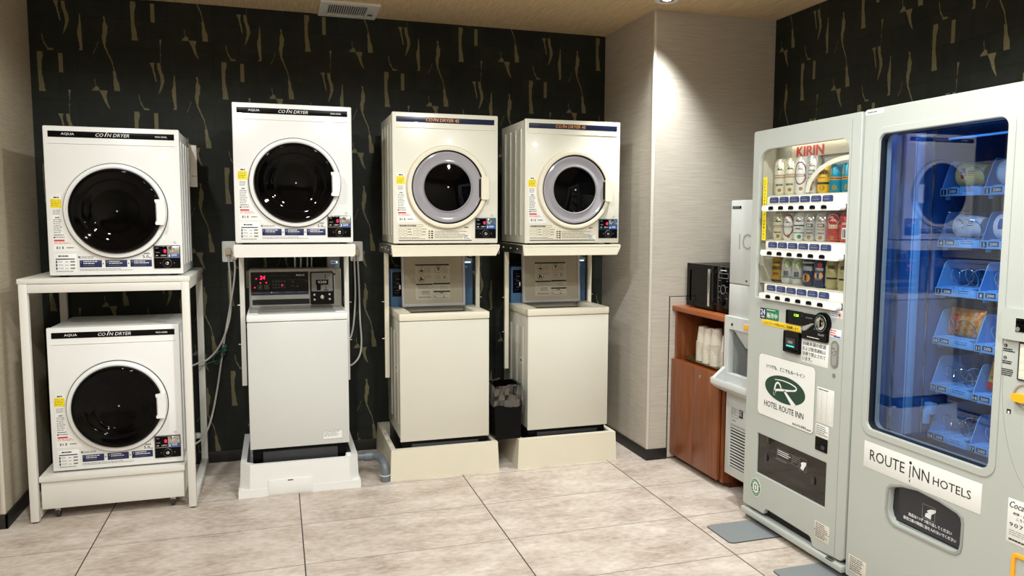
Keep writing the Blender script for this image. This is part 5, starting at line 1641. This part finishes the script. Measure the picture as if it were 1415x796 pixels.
# sample cans in the window
def can(u, zb, h, r, base, label_txt, style):
    """style decides the printed pattern"""
    b = MB()
    b.lathe([(0, 0.003), (r * 0.72, 0.0), (r * 0.86, 0.004), (r, 0.014), (r, h - 0.018), (r * 0.80, h - 0.004), (r * 0.80, h), (r * 0.74, h), (r * 0.72, h - 0.004), (0, h - 0.004)], (0, 0, 0), base, 'z', 32)
    o = b.build('drink_can')
    # to world
    o.location = (KX + 0.072, KY - u, zb)
    o.rotation_euler = (0, 0, RZ + R(28))
    tag(o, label_txt, 'can', 'sample cans in the drink machine')
    def on(bm, pts, m, lift=0.0004):
        """outline in (arc length, height) wrapped on the can front"""
        vs = []
        for s, z in pts:
            a = s / r - PI / 2
            vs.append(bm.bm.verts.new(((r + lift) * math.cos(a), (r + lift) * math.sin(a), z)))
        f = bm.bm.faces.new(vs)
        f.material_index = bm.mi(m)
    def band(bm, z0, z1, m, s0=None, s1=None, lift=0.0004, n=14):
        s0 = -r * 1.5 if s0 is None else s0
        s1 = r * 1.5 if s1 is None else s1
        for k in range(n):
            a, c = s0 + (s1 - s0) * k / n, s0 + (s1 - s0) * (k + 1) / n
            on(bm, [(a, z0), (c, z0), (c, z1), (a, z1)], m, lift)
    def disc(bm, s, z, a, c, m, lift=0.0005):
        on(bm, ell(s, z, a, c, 18), m, lift)
    def ringp(bm, s, z, a, c, w, m, lift=0.0005):
        n = 24
        for k in range(n):
            t0, t1 = 2 * PI * k / n, 2 * PI * (k + 1) / n
            on(bm, [(s + a * math.cos(t0), z + c * math.sin(t0)), (s + a * math.cos(t1), z + c * math.sin(t1)), (s + (a - w) * math.cos(t1), z + (c - w) * math.sin(t1)), (s + (a - w) * math.cos(t0), z + (c - w) * math.sin(t0))], m, lift)
    p = MB()
    for k in style:
        if k[0] == 'band':
            band(p, k[1] * h, k[2] * h, k[3], *(k[4:]))
        elif k[0] == 'disc':
            disc(p, k[1], k[2] * h, k[3], k[4], k[5], 0.0006)
        elif k[0] == 'ring':
            ringp(p, k[1], k[2] * h, k[3], k[4], k[5], k[6])
        elif k[0] == 'crest':        # a dark leaping crest drawn as three tapering strokes
            zc = k[1] * h
            w = k[2]
            on(p, [(-w, zc - w * 0.3), (-w * 0.3, zc + w * 0.1), (w * 0.2, zc + w * 0.6), (w * 0.05, zc + w * 0.15), (-w * 0.2, zc - w * 0.2)], k[3], 0.0007)
            on(p, [(-w * 0.2, zc - w * 0.1), (w * 0.5, zc + w * 0.1), (w, zc - w * 0.4), (w * 0.4, zc - w * 0.15), (w * 0.0, zc - w * 0.35)], k[3], 0.0007)
            on(p, [(-w * 0.9, zc + w * 0.4), (-w * 0.4, zc + w * 0.75), (w * 0.3, zc + w * 0.9), (-w * 0.4, zc + w * 0.55)], k[4], 0.0007)
        elif k[0] == 'marks':
            rnd = random.Random(k[5])
            x = -k[3] / 2
            while x < k[3] / 2:
                ww = rnd.uniform(0.5, 1.0) * 0.006
                on(p, [(x, k[1] * h), (x + ww, k[1] * h), (x + ww, k[2] * h), (x, k[2] * h)], k[4], 0.0008)
                x += ww + 0.002
        elif k[0] == 'poly':
            on(p, [(a, z * h) for a, z in k[1]], k[2], 0.0006)
    p.build('can_print', o)
    return o
M['can_cream'] = mat('can_cream', (228, 222, 200), 0.3, 0.3, 0)
M['can_white'] = mat('can_white', (232, 232, 230), 0.3, 0.25, 0)
M['can_silver'] = mat('can_silver', (205, 206, 208), 0.28, 0.5, 0)
M['can_yellow'] = mat('can_yellow', (226, 178, 30), 0.3, 0.2, 0)
M['can_teal'] = mat('can_teal', (22, 134, 162), 0.3, 0.25, 0)
M['can_red'] = mat('can_red', (188, 38, 42), 0.3, 0.25, 0)
M['can_gold'] = mat('can_gold', (176, 140, 48), 0.3, 0.4, 0)
M['can_navy'] = mat('can_navy', (30, 50, 92), 0.3, 0.25, 0)
M['can_green'] = mat('can_green', (134, 176, 46), 0.35, 0.1, 0)
M['can_olive'] = mat('can_olive', (176, 166, 120), 0.35, 0.2, 0)
M['maroon'] = mat('maroon_print', (128, 34, 36), 0.45, 0, 0)
M['medal'] = mat('medal_print', (150, 116, 40), 0.45, 0.2, 0)
M['orange'] = mat('orange_fruit_print', (240, 150, 34), 0.45, 0, 0)
lager = [('crest', 0.72, 0.021, 'ink', 'medal'), ('band', 0.47, 0.56, 'maroon', -0.028, 0.028), ('marks', 0.485, 0.545, 0.046, 'can_cream', 1), ('marks', 0.26, 0.31, 0.03, 'ink', 2), ('disc', 0.004, 0.14, 0.0085, 0.0085, 'medal')]
ichi = [('ring', 0.0, 0.56, 0.030, 0.052, 0.006, 'maroon'), ('crest', 0.68, 0.016, 'medal', 'maroon'), ('band', 0.47, 0.54, 'maroon', -0.022, 0.022), ('marks', 0.48, 0.53, 0.036, 'can_white', 3), ('disc', 0.006, 0.15, 0.0085, 0.0085, 'medal')]
tanrei = [('crest', 0.74, 0.021, 'medal', 'ink_grey'), ('band', 0.50, 0.62, 'ink', -0.015, 0.015), ('marks', 0.52, 0.60, 0.022, 'can_white', 4), ('marks', 0.40, 0.43, 0.036, 'medal', 5), ('marks', 0.27, 0.31, 0.022, 'ink', 6), ('disc', 0.0, 0.13, 0.009, 0.009, 'medal')]
gtan = [('crest', 0.74, 0.021, 'ink', 'green'), ('band', 0.53, 0.58, 'logo_green'), ('marks', 0.41, 0.47, 0.022, 'ink', 7), ('band', 0.27, 0.30, 'green'), ('disc', 0.006, 0.14, 0.009, 0.009, 'green')]
gold_can = [('marks', 0.68, 0.80, 0.034, 'ink', 8), ('marks', 0.54, 0.58, 0.03, 'maroon', 9), ('band', 0.32, 0.40, 'ink'), ('disc', 0.0, 0.2, 0.012, 0.012, 'can_gold')]
teal_can = [('poly', [(-0.03, 0.6), (-0.018, 0.86), (0.02, 0.9), (0.004, 0.8), (-0.016, 0.62)], 'can_gold'), ('band', 0.45, 0.55, 'orange', -0.026, 0.026), ('marks', 0.47, 0.53, 0.042, 'ink', 10), ('disc', 0.0, 0.18, 0.011, 0.011, 'medal')]
red_can = [('crest', 0.76, 0.019, 'can_cream', 'can_cream'), ('ring', 0.0, 0.76, 0.026, 0.026, 0.003, 'can_cream'), ('marks', 0.46, 0.60, 0.038, 'can_cream', 11), ('marks', 0.26, 0.29, 0.03, 'ink', 12), ('disc', 0.0, 0.14, 0.008, 0.008, 'medal')]
red_back = [('band', 0.12, 0.5, 'can_white', -0.014, 0.010), ('marks', 0.16, 0.45, 0.018, 'ink', 13), ('marks', 0.6, 0.68, 0.03, 'can_cream', 14)]
golden = [('marks', 0.74, 0.82, 0.03, 'ink', 15), ('marks', 0.50, 0.64, 0.04, 'ink', 16), ('marks', 0.30, 0.40, 0.026, 'maroon', 17), ('band', 0.05, 0.12, 'ink')]
lime = [('poly', [(-0.032, 0.16), (0.034, 0.16), (0.034, 0.64), (-0.032, 0.46)], 'can_white'), ('marks', 0.30, 0.50, 0.022, 'can_navy', 18), ('band', 0.24, 0.28, 'green', -0.03, 0.03), ('disc', 0.006, 0.76, 0.016, 0.022, 'can_green')]
fruit = [('marks', 0.58, 0.74, 0.044, 'can_silver', 19), ('disc', -0.006, 0.32, 0.018, 0.020, 'orange'), ('disc', -0.006, 0.32, 0.013, 0.015, 'can_gold'), ('band', 0.84, 0.9, 'can_silver')]
fruit2 = [('disc', 0.004, 0.82, 0.010, 0.010, 'ink_red'), ('marks', 0.62, 0.72, 0.03, 'can_silver', 20), ('disc', -0.002, 0.44, 0.020, 0.019, 'orange'), ('disc', -0.002, 0.44, 0.014, 0.013, 'can_silver'), ('band', 0.05, 0.18, 'can_navy')]
olive_ = [('marks', 0.72, 0.84, 0.030, 'ink', 21), ('poly', [(-0.03, 0.2), (-0.01, 0.56), (0.028, 0.46), (0.012, 0.36), (0.02, 0.14)], 'can_green'), ('band', 0.36, 0.42, 'ink', -0.02, 0.034)]
CANS = [
    [('can_cream', lager, 'tall cream beer can, first from the left in the top row'), ('can_cream', lager, 'tall cream beer can, second from the left in the top row'), ('can_white', ichi, 'tall white beer can with a red ring in the top row'), ('can_silver', tanrei, 'tall silver beer can in the top row'), ('can_yellow', gold_can, 'short yellow can in the top row'), ('can_teal', teal_can, 'teal can beside the yellow one in the top row'), ('can_teal', teal_can, 'teal can at the right end of the top row')],
    [('can_cream', lager, 'short cream beer can at the left end of the middle row'), ('can_white', ichi, 'short white beer can with red ring in the middle row'), ('can_white', gtan, 'white and green beer can in the middle row'), ('can_silver', tanrei, 'silver can right of the green one in the middle row'), ('can_silver', tanrei, 'silver can left of the red one in the middle row'), ('can_red', red_can, 'red can with its crest showing in the middle row'), ('can_red', red_back, 'red can showing its barcode at the right end')],
    [('can_gold', golden, 'gold can at the left end of the bottom row'), ('can_silver', lime, 'white and lime green can, left of two alike'), ('can_silver', lime, 'white and lime green can, right of two alike'), ('can_navy', fruit, 'navy can with a low orange fruit in the bottom row'), ('can_navy', fruit2, 'navy can with a sliced fruit at mid height'), ('can_olive', olive_, 'olive can with green leaf print in the bottom row'), ('can_olive', olive_, 'olive can at the far right of the bottom row')]]
for (rz, rh), row in zip(ROWS, CANS):
    for k, (base, style, lab) in enumerate(row):
        hh = rh if k < 4 or rh < 0.13 else 0.120
        can(0.125 + k * 0.0745, rz, hh, 0.0325, base, lab, style)

# ------------------------------------------------------------------ snack vending machine
SX, SY, SW, SD, SH = 3.03, -1.690, 1.02, 0.75, 1.902
t = thing('snack_vending_machine', (SX, SY, 0), 'pale grey snack vending machine with blue-lit glass window and spiral trays', 'vending machine', RZ)
b = MB()
b.box(0.0, 0.05, 0.06, SD, 0.05, SH, 'vend', 0.003); b.box(SW - 0.05, SW, 0.06, SD, 0.05, SH, 'vend', 0.003); b.box(0.0, SW, 0.06, SD, 1.845, SH, 'vend', 0.003)
b.box(0.0, SW, SD - 0.03, SD, 0.05, SH, 'vend'); b.box(0.0, SW, 0.06, SD, 0.05, 0.10, 'vend')
b.build('cabinet', t)
b = MB()
outl = rr(0.004, 0.034, SW, SH, 0.006)
win = rr(0.079, 0.664, 0.622, 1.808, (0.035, 0.035, 0.035, 0.035), 8)
hatch = [(0.205, 0.385), (0.214, 0.358), (0.232, 0.342), (0.252, 0.336), (0.49, 0.340), (0.512, 0.344), (0.528, 0.356), (0.534, 0.38), (0.535, 0.455), (0.530, 0.474), (0.515, 0.484), (0.44, 0.498), (0.345, 0.505), (0.27, 0.494), (0.222, 0.478), (0.208, 0.464)]
b.plate([outl, win, hatch], 0.0, 0.06, 'vend', 0.004)
front = b.build('front_door', t)
b = MB(); b.plate([rr(0.058, 0.643, 0.643, 1.829, 0.05, 8), rr(0.0785, 0.6635, 0.6225, 1.8085, 0.035, 8)], -0.004, 0.012, 'vend', 0.003); b.plate([rr(0.0775, 0.6625, 0.6235, 1.8095, 0.036, 8), rr(0.083, 0.668, 0.618, 1.804, 0.032, 8)], 0.006, 0.03, 'snack_dark', 0.001); b.build('window_surround', front)
b = MB(); b.box(0.072, 0.628, 0.022, 0.027, 0.657, 1.815, 'glass_snack'); b.build('window_pane', t, 'large blue-lit glass pane')
b = MB()
b.box(0.050, 0.062, 0.06, 0.70, 0.60, 1.845, 'snack_wall')
b.box(0.062, 0.68, 0.69, 0.70, 0.60, 1.845, 'snack_dark'); b.box(0.672, 0.684, 0.06, 0.70, 0.60, 1.845, 'snack_wall')
b.box(0.062, 0.672, 0.06, 0.69, 1.835, 1.845, 'snack_wall'); b.box(0.05, 0.684, 0.03, 0.69, 0.565, 0.60, 'snack_dark')
b.box(0.062, 0.080, 0.10, 0.12, 0.62, 1.83, 'metal', 0.002); b.box(0.062, 0.074, 0.19, 0.23, 0.62, 1.83, 'snack_blue', 0.002); b.box(0.062, 0.070, 0.275, 0.285, 0.62, 1.83, 'metal', 0.001)
lining = b.build('inner_cabinet', t, 'dark blue lit interior')
b = MB(); b.box(0.640, 0.650, 0.075, 0.090, 0.68, 1.80, 'led_strip'); b.box(0.632, 0.64, 0.07, 0.095, 0.66, 1.82, 'snack_dark'); b.box(0.10, 0.60, 0.075, 0.090, 1.812, 1.822, 'led_strip'); b.box(0.10, 0.60, 0.068, 0.074, 1.80, 1.83, 'snack_dark'); b.build('light_strip', lining, 'blue-white light strips')
b = MB(); b.hexa([(0.30, 0.10, 1.765), (0.60, 0.10, 1.765), (0.60, 0.40, 1.80), (0.30, 0.40, 1.80), (0.30, 0.10, 1.772), (0.60, 0.10, 1.772), (0.60, 0.40, 1.807), (0.30, 0.40, 1.807)], 'snack_blue'); b.build('cold_air_panel', lining)
b = MB(); b.box(0.062, 0.10, 0.30, 0.33, 0.70, 0.745, 'snack_blue', 0.003); b.box(0.075, 0.085, 0.28, 0.31, 0.66, 0.72, 'snack_blue', 0.002); b.build('guide_bracket', lining)
TRAY_Z = [1.574, 1.375, 1.184, 0.986, 0.795, 0.597]
TRAY_X = [0.072, 0.264, 0.456]
TY = 0.318
def make_tray(x, z, num):
    b = MB()
    w = 0.186
    b.box(0, w, 0.004, 0.34, 0.026, 0.031, 'snack_blue', 0.001)
    for xx in (0.052, 0.098, 0.144):
        b.box(xx - 0.019, xx + 0.019, 0.006, 0.33, 0.031, 0.036, 'snack_blue', 0.002)
    b.box(w - 0.018, w, -0.001, 0.30, 0.0, 0.031, 'snack_blue', 0.001)
    b.box(0.004, 0.016, 0.02, 0.034, -0.014, 0.0, 'snack_blue', 0.001)
    tr = b.build('product_tray', t)
    tr.location = (x, TY, z)
    b = MB(); b.prism([(0.0, 0.02), (0.34, 0.02), (0.34, 0.138), (0.055, 0.138), (0.046, 0.134), (0.038, 0.124), (0.006, 0.04)], 0.0, 0.004, 'snack_blue', 'x'); b.build('divider', tr)
    b = MB(); b.box(0, w - 0.004, -0.004, 0.004, 0.0, 0.031, 'snack_blue', 0.0012)
    yq = -0.0045
    b.box(0.006, 0.028, yq, 0, 0.005, 0.026, 'ink')
    b.text(num, 0.017, 0.008, None, 0.014, yq - 0.0003, 'ink_white', 0.02, align='C')
    b.box(0.036, 0.078, yq, 0, 0.009, 0.027, 'navy_stripe')
    b.text('200', 0.041, 0.012, 0.032, 0.011, yq - 0.0003, 'ink_white', 0.02)
    for xx in (0.088, 0.098):
        b.box(xx, xx + 0.001, yq, 0, 0.004, 0.026, 'tag_blue')
    b.lines(0.106, 0.026, 0.06, 0.016, 2, yq + 0.0003, 'tag_blue', 0.3, 800 + int(num), 0.02)
    b.build('price_strip', tr)
    for s_i, (cx, ph) in enumerate(((0.062, 0.0), (0.124, 0.9))):
        b = MB()
        pts = []
        n = 84
        turns = 4.2
        for k in range(n + 1):
            a = 2 * PI * turns * k / n + ph
            pts.append((cx + 0.034 * math.cos(a) * (1 if s_i == 0 else -1), 0.012 + 0.30 * k / n, 0.073 + 0.034 * math.sin(a)))
        b.tube(pts, 0.0021, 'chrome', 6, smooth=False)
        b.build('spiral', tr)
    return tr
num = 0
for r_, z in enumerate(TRAY_Z):
    for c_, x in enumerate(TRAY_X):
        num += 1
        make_tray(x, z, str(num))
b = MB(); b.box(0.0762, 0.602, -0.0012, 0.001, 0.511, 0.615, 'paper_white', 0.0003)
b.text('ROUTE', 0.108, 0.546, 0.172, 0.042, -0.0013, 'ink', -0.004); b.text('NN', 0.318, 0.546, 0.074, 0.042, -0.0013, 'ink', -0.004); b.text('HOTELS', 0.408, 0.548, 0.155, 0.030, -0.0013, 'ink', -0.004)
b.prism([(0.302, 0.538), (0.3065, 0.538), (0.3085, 0.584), (0.304, 0.584)], -0.0016, 0, 'ink'); b.prism([(0.303, 0.529), (0.309, 0.5345), (0.306, 0.519)], -0.0016, 0, 'ink'); b.prism(ell(0.3065, 0.595, 0.006, 0.006, 16), -0.0016, 0, 'ink')
b.build('route_sign', front, 'white hotel name sign')
b = MB()
hb = [(0.372 + (x - 0.372) * 1.035, 0.42 + (z - 0.42) * 1.07) for x, z in hatch]
b.plate([hb, hatch], -0.004, 0.02, 'vend_trim', 0.002)
b.box(0.18, 0.56, 0.10, 0.11, 0.32, 0.52, 'black'); b.box(0.18, 0.19, 0.06, 0.10, 0.32, 0.52, 'black'); b.box(0.55, 0.56, 0.06, 0.10, 0.32, 0.52, 'black'); b.box(0.18, 0.56, 0.06, 0.10, 0.315, 0.325, 'black'); b.box(0.18, 0.56, 0.06, 0.10, 0.515, 0.525, 'black')
hb_ = b.build('delivery_hatch', front)
b = MB(); b.box(0.19, 0.55, 0.024, 0.030, 0.326, 0.512, 'hatch_grey'); b.box(0.21, 0.53, 0.020, 0.024, 0.338, 0.35, 'vend_trim', 0.002); b.build('hatch_flap', hb_, 'dark push flap')
b = MB(); yq = 0.0236
b.plate([rr(0.345, 0.402, 0.402, 0.455, 0.003), rr(0.347, 0.404, 0.400, 0.453, 0.002)], yq, 0.001, 'ink_grey')
b.prism([(0.358, 0.410), (0.384, 0.408), (0.386, 0.426), (0.404, 0.440), (0.404, 0.449), (0.380, 0.444), (0.366, 0.434), (0.372, 0.428), (0.362, 0.424)], yq - 0.0004, yq + 0.0006, 'ink_white')
b.text('商品は1つずつ取り出してください', 0.285, 0.386, 0.19, 0.0125, yq, 'ink_white'); b.text('販売口扉の隙間に指を入れないでください', 0.262, 0.366, 0.232, 0.0125, yq, 'ink_white')
b.build('hatch_print', hb_)
b = MB(); b.box(0.697, 0.822, -0.001, 0.001, 0.464, 0.606, 'paper_white', 0.0003)
b.text('Coca-Cola', 0.703, 0.577, 0.10, 0.021, -0.0011, 'ink', 0.012, 0.35); b.text('故障・お問合せは', 0.716, 0.557, 0.088, 0.009, -0.0011, 'ink'); b.text('こちらへ', 0.728, 0.542, 0.045, 0.009, -0.0011, 'ink')
b.text('9070', 0.706, 0.518, 0.062, 0.012, -0.0011, 'ink', 0.02, space=1.25); b.lines(0.706, 0.506, 0.10, 0.02, 3, -0.001, 'ink_grey', 0.3, 820, 0.014); b.lines(0.706, 0.478, 0.10, 0.008, 1, -0.001, 'ink', 0.7, 821, 0.008)
b.build('contact_sticker', front, 'white contact sticker')
b = MB(); b.plate([rr(0.724, 0.345, 0.84, 0.437, 0.012), rr(0.733, 0.354, 0.831, 0.428, 0.008)], -0.006, 0.02, 'lever', 0.002); b.box(0.730, 0.834, 0.004, 0.01, 0.35, 0.43, 'amber'); b.build('return_cup', front, 'amber coin return cup')
b = MB(); b.prism(rr(0.643, 1.108, 0.96, 1.207, 0.014), -0.014, 0.002, 'vend')
b.box(0.694, 0.88, -0.0155, -0.012, 1.134, 1.181, 'black_gloss', 0.002); b.lathe([(0.007, 0), (0.007, 0.0015), (0, 0.0015)], (0.704, -0.0155, 1.145), 'ink_grey', 'y', 14)
b.build('price_display', front)
b = MB(); 
for k, z in enumerate((1.086, 1.047)):
    b.prism(ell(0.655, z, 0.0055, 0.0055, 16), -0.0008, 0.001, 'ink'); b.text(str(k + 1), 0.655, z - 0.003, None, 0.006, -0.001, 'ink_white', align='C')
    b.lines(0.647, z - 0.009, 0.042, 0.012, 2, -0.0006, 'ink', 0.6, 830 + k, 0.006)
b.lines(0.644, 1.012, 0.045, 0.024, 4, -0.0006, 'ink', 0.55, 835, 0.006)
b.build('step_print', front)
b = MB(); b.plate([rr(0.702, 0.985, 0.90, 1.104, 0.004)], -0.004, 0.006, 'dark_grey', 0.001); b.box(0.707, 0.895, -0.005, -0.003, 0.99, 1.099, 'trim_white'); 
for k in range(4):
    b.prism(ell(0.719, 1.078 - k * 0.024, 0.010, 0.011, 18), -0.0056, -0.004, 'cream_plastic')
b.build('coin_guide_panel', front)
b = MB(); b.lathe([(0.040, 0.0), (0.040, 0.003), (0.036, 0.003), (0.034, -0.0)], (0.731, -0.001, 0.936), 'vend_trim', 'y', 36); b.prism(rr(0.695, 0.918, 0.745, 0.944, 0.011), -0.016, -0.001, 'lever')
b.text('返', 0.728, 0.982, 0.012, 0.010, -0.0006, 'ink'); b.build('return_lever', front, 'orange return lever')
b = MB(); b.box(0.672, 0.686, -0.0008, 0.001, 0.872, 0.886, 'ink'); b.box(0.676, 0.682, -0.0012, 0, 0.872, 0.88, 'paper_white'); b.build('coin_symbol', front)
b = MB()
arc = [(0.651 + 0.16 * (1 - math.cos(a)) , 0.99 - 0.37 * math.sin(a)) for a in [PI / 2 * k / 16 for k in range(17)]]
b.tube([(x, 0.0005, z) for x, z in arc], 0.0012, 'vend_trim', 6, smooth=False); b.build('panel_crease', front)
b = MB(); b.box(0.004, 0.095, -0.001, 0.001, 1.883, 1.9, 'paper_white', 0.0003); b.lines(0.015, 1.896, 0.065, 0.008, 1, -0.001, 'ink_grey', 0.8, 840, 0.008); b.build('name_sticker', front)
b = MB(); b.box(0.018, 0.114, -0.0012, 0.001, 0.055, 0.126, 'trim_white', 0.0005); b.lines(0.026, 0.122, 0.08, 0.06, 7, -0.0012, 'ink', 0.35, 841, 0.012); b.build('rating_plate', front, 'metal rating plate')
b = MB(); b.box(0.005, 0.99, 0.0, 0.5, 0.012, 0.034, 'black_matte'); 
for x in (0.06, 0.9):
    for y in (0.06, 0.42):
        b.lathe([(0.025, 0), (0.02, 0.012), (0, 0.012)], (x, y, 0), 'dark_grey', 'z', 14)
b.build('base', t)

# snacks lying in the trays (world x = SX + y, world y = SY - x)
M['cup_lid'] = mat('cup_noodle_cream', (250, 214, 130), 0.4, 0, 0)
M['cup_pale'] = mat('cup_noodle_white', (232, 234, 240), 0.4, 0, 0)
M['aqua'] = mat('aqua_plastic', (92, 200, 210), 0.35, 0, 0)
M['foil_orange'] = mat('orange_foil', (226, 126, 34), 0.28, 0.25, 0.1, 30)
M['foil_brown'] = mat('snack_stick_print', (206, 160, 104), 0.4, 0.1, 0.25, 60)
M['purple'] = mat('purple_print', (96, 48, 120), 0.4, 0, 0)
def cup_food(row, col, dy, label, body, bandm, lidm, marks):
    x = TRAY_X[col] + 0.093
    z = TRAY_Z[row] + 0.036 + 0.046
    root = thing('cup_noodle', (SX + TY + dy, SY - x, z), label, 'cup noodles', RZ, 'cup noodles in the snack machine')
    b = MB()     # lies on its side across the tray, lid to the left
    prof = [(0.0, -0.055), (0.046, -0.055), (0.046, -0.05), (0.0345, 0.054), (0.033, 0.056), (0.0, 0.056)]
    b.lathe(prof, (0, 0, 0), body, 'x', 32)
    b.lathe([(0.0435, -0.0195), (0.0437, -0.0195), (0.0382, 0.0305), (0.038, 0.0305)], (0, 0, 0), bandm, 'x', 32)
    root_body = b.build('cup', root)
    b = MB(); b.lathe([(0.0, -0.058), (0.047, -0.057), (0.0478, -0.054), (0.047, -0.051), (0.045, -0.051)], (0, 0, 0), lidm, 'x', 32); b.build('lid', root)
    b = MB()
    for k, (m, s0, s1, a0, a1) in enumerate(marks):
        n = 5
        for q in range(n):
            vs = []
            for s, a in ((s0, a0 + (a1 - a0) * q / n), (s1, a0 + (a1 - a0) * q / n), (s1, a0 + (a1 - a0) * (q + 1) / n), (s0, a0 + (a1 - a0) * (q + 1) / n)):
                rr_ = 0.0445 - (s + 0.035) * 0.1106 + 0.0008
                vs.append(b.bm.verts.new((s, -rr_ * math.cos(a), rr_ * math.sin(a))))
            f = b.bm.faces.new(vs)
            f.material_index = b.mi(m)
    b.build('cup_print', root)
marks_a = [('ink_blue', -0.035, -0.018, 0.1, 0.6), ('ink', -0.005, 0.022, -0.1, 0.35), ('ink_red', -0.034, -0.020, -0.35, 0.0), ('ink_red', -0.006, 0.02, 0.5, 0.62)]
marks_b = [('purple', -0.020, -0.004, -0.2, 0.7), ('purple', 0.002, 0.026, -0.05, 0.25), ('purple', 0.002, 0.026, 0.4, 0.7), ('ink_red', 0.004, 0.024, 0.28, 0.36)]
cup_food(0, 0, 0.075, 'cream cup noodle pot lying in tray 1 of the snack machine', 'cup_lid', 'cup_lid', 'cup_lid', marks_a)
cup_food(1, 0, 0.075, 'white cup noodle pot with purple print in tray 4 of the snack machine', 'cup_pale', 'cup_pale', 'cup_pale', marks_b)
cup_food(0, 1, 0.060, 'pale cup noodle pot with aqua lid in tray 2 of the snack machine', 'cup_pale', 'aqua', 'aqua', [])
cup_food(1, 1, 0.060, 'white cup noodle pot with blue and red print in tray 5 of the snack machine', 'cup_pale', 'cup_pale', 'cup_pale', [('ink_blue', -0.04, -0.01, -0.2, 0.7), ('ink_red', 0.0, 0.03, -0.1, 0.3)])
def snack_bag(row, col, dy, w, h, label, styles, tilt=0.0):
    x = TRAY_X[col] + 0.093
    z = TRAY_Z[row] + 0.037
    o = None
    b = MB()
    nx, nz = 20, 14
    V = {}
    rnd = random.Random(row * 7 + col)
    for side in (-1, 1):
        for i in range(nx + 1):
            for j in range(nz + 1):
                u, v = i / nx, j / nz
                edge = min(u, 1 - u, 0.5) * min(v, 1 - v, 0.5)
                puff = 0.024 * (math.sin(PI * u) * math.sin(PI * v)) ** 0.5 if 0 < u < 1 and 0 < v < 1 else 0
                crk = rnd.uniform(-0.0018, 0.0018) if puff else 0
                V[side, i, j] = b.bm.verts.new(((u - 0.5) * w, side * (puff + crk), v * h))
    mats_ = {}
    for side in (-1, 1):
        for i in range(nx):
            for j in range(nz):
                u, v = (i + 0.5) / nx, (j + 0.5) / nz
                m = styles(u, v)
                q = [V[side, i, j], V[side, i + 1, j], V[side, i + 1, j + 1], V[side, i, j + 1]]
                if side > 0:
                    q.reverse()
                f = b.bm.faces.new(q)
                f.material_index = b.mi(m)
    bmesh.ops.remove_doubles(b.bm, verts=b.bm.verts[:], dist=1e-5)
    o = b.build('snack_bag')
    o.location = (SX + TY + dy, SY - x, z)
    o.rotation_euler = (R(-6), tilt, RZ)
    tag(o, label, 'snack bag', 'snack bags in the snack machine')
    return o
def sticks(u, v):
    if v > 0.86 or u < 0.10:
        return 'foil_orange'
    if 0.16 < u < 0.36 and 0.58 < v < 0.82:
        return 'ink_red'
    if 0.08 < u < 0.34 and v < 0.55:
        return 'purple' if int(u * 40 + v * 30) % 3 == 0 else 'foil_orange'
    return 'foil_brown' if int(u * 30 - v * 26) % 2 else 'foil_orange'
def puffs(u, v):
    if (u - 0.45) ** 2 * 2 + (v - 0.48) ** 2 < 0.05:
        return 'ink_red' if abs(v - 0.5) > 0.07 else 'ink_white'
    if v > 0.86:
        return 'foil_orange'
    if v < 0.2 and u < 0.5:
        return 'ink_red'
    return 'can_yellow' if int(u * 9 + v * 5) % 3 else 'foil_orange'
snack_bag(3, 0, 0.06, 0.160, 0.112, 'snack bag printed with brown sticks standing in tray 10', sticks)
snack_bag(4, 1, 0.05, 0.160, 0.150, 'orange and yellow snack bag with red badge in tray 14', puffs, R(8))

# anti-slip plates under the feet of the machines
def floor_plate(x0, x1, y0, y1, label):
    t = MB(); t.prism(rr(x0, y0, x1, y1, 0.022), 0.0, 0.0045, 'mat_grey', 'z')
    o = t.build('anti_tip_plate')
    tag(o, label, 'floor plate', 'floor plates of the vending machines')
    b = MB(); b.plate([rr(x0 - 0.002, y0 - 0.002, x1 + 0.002, y1 + 0.002, 0.023), rr(x0 + 0.002, y0 + 0.002, x1 - 0.002, y1 - 0.002, 0.021)], 0, 0.003, 'dark_grey'); e = b.build('rubber_edge', o)
    for v in e.data.vertices:
        x, y, z = v.co
        v.co = Vector((x, z, -y))
    e.location = (0, 0, 0.003)
floor_plate(2.785, 3.10, -1.240, -1.030, 'grey rounded floor plate under the left foot of the drink machine')
floor_plate(2.800, 3.10, -1.745, -1.525, 'grey rounded floor plate nearest the camera, where the two vending machines meet')
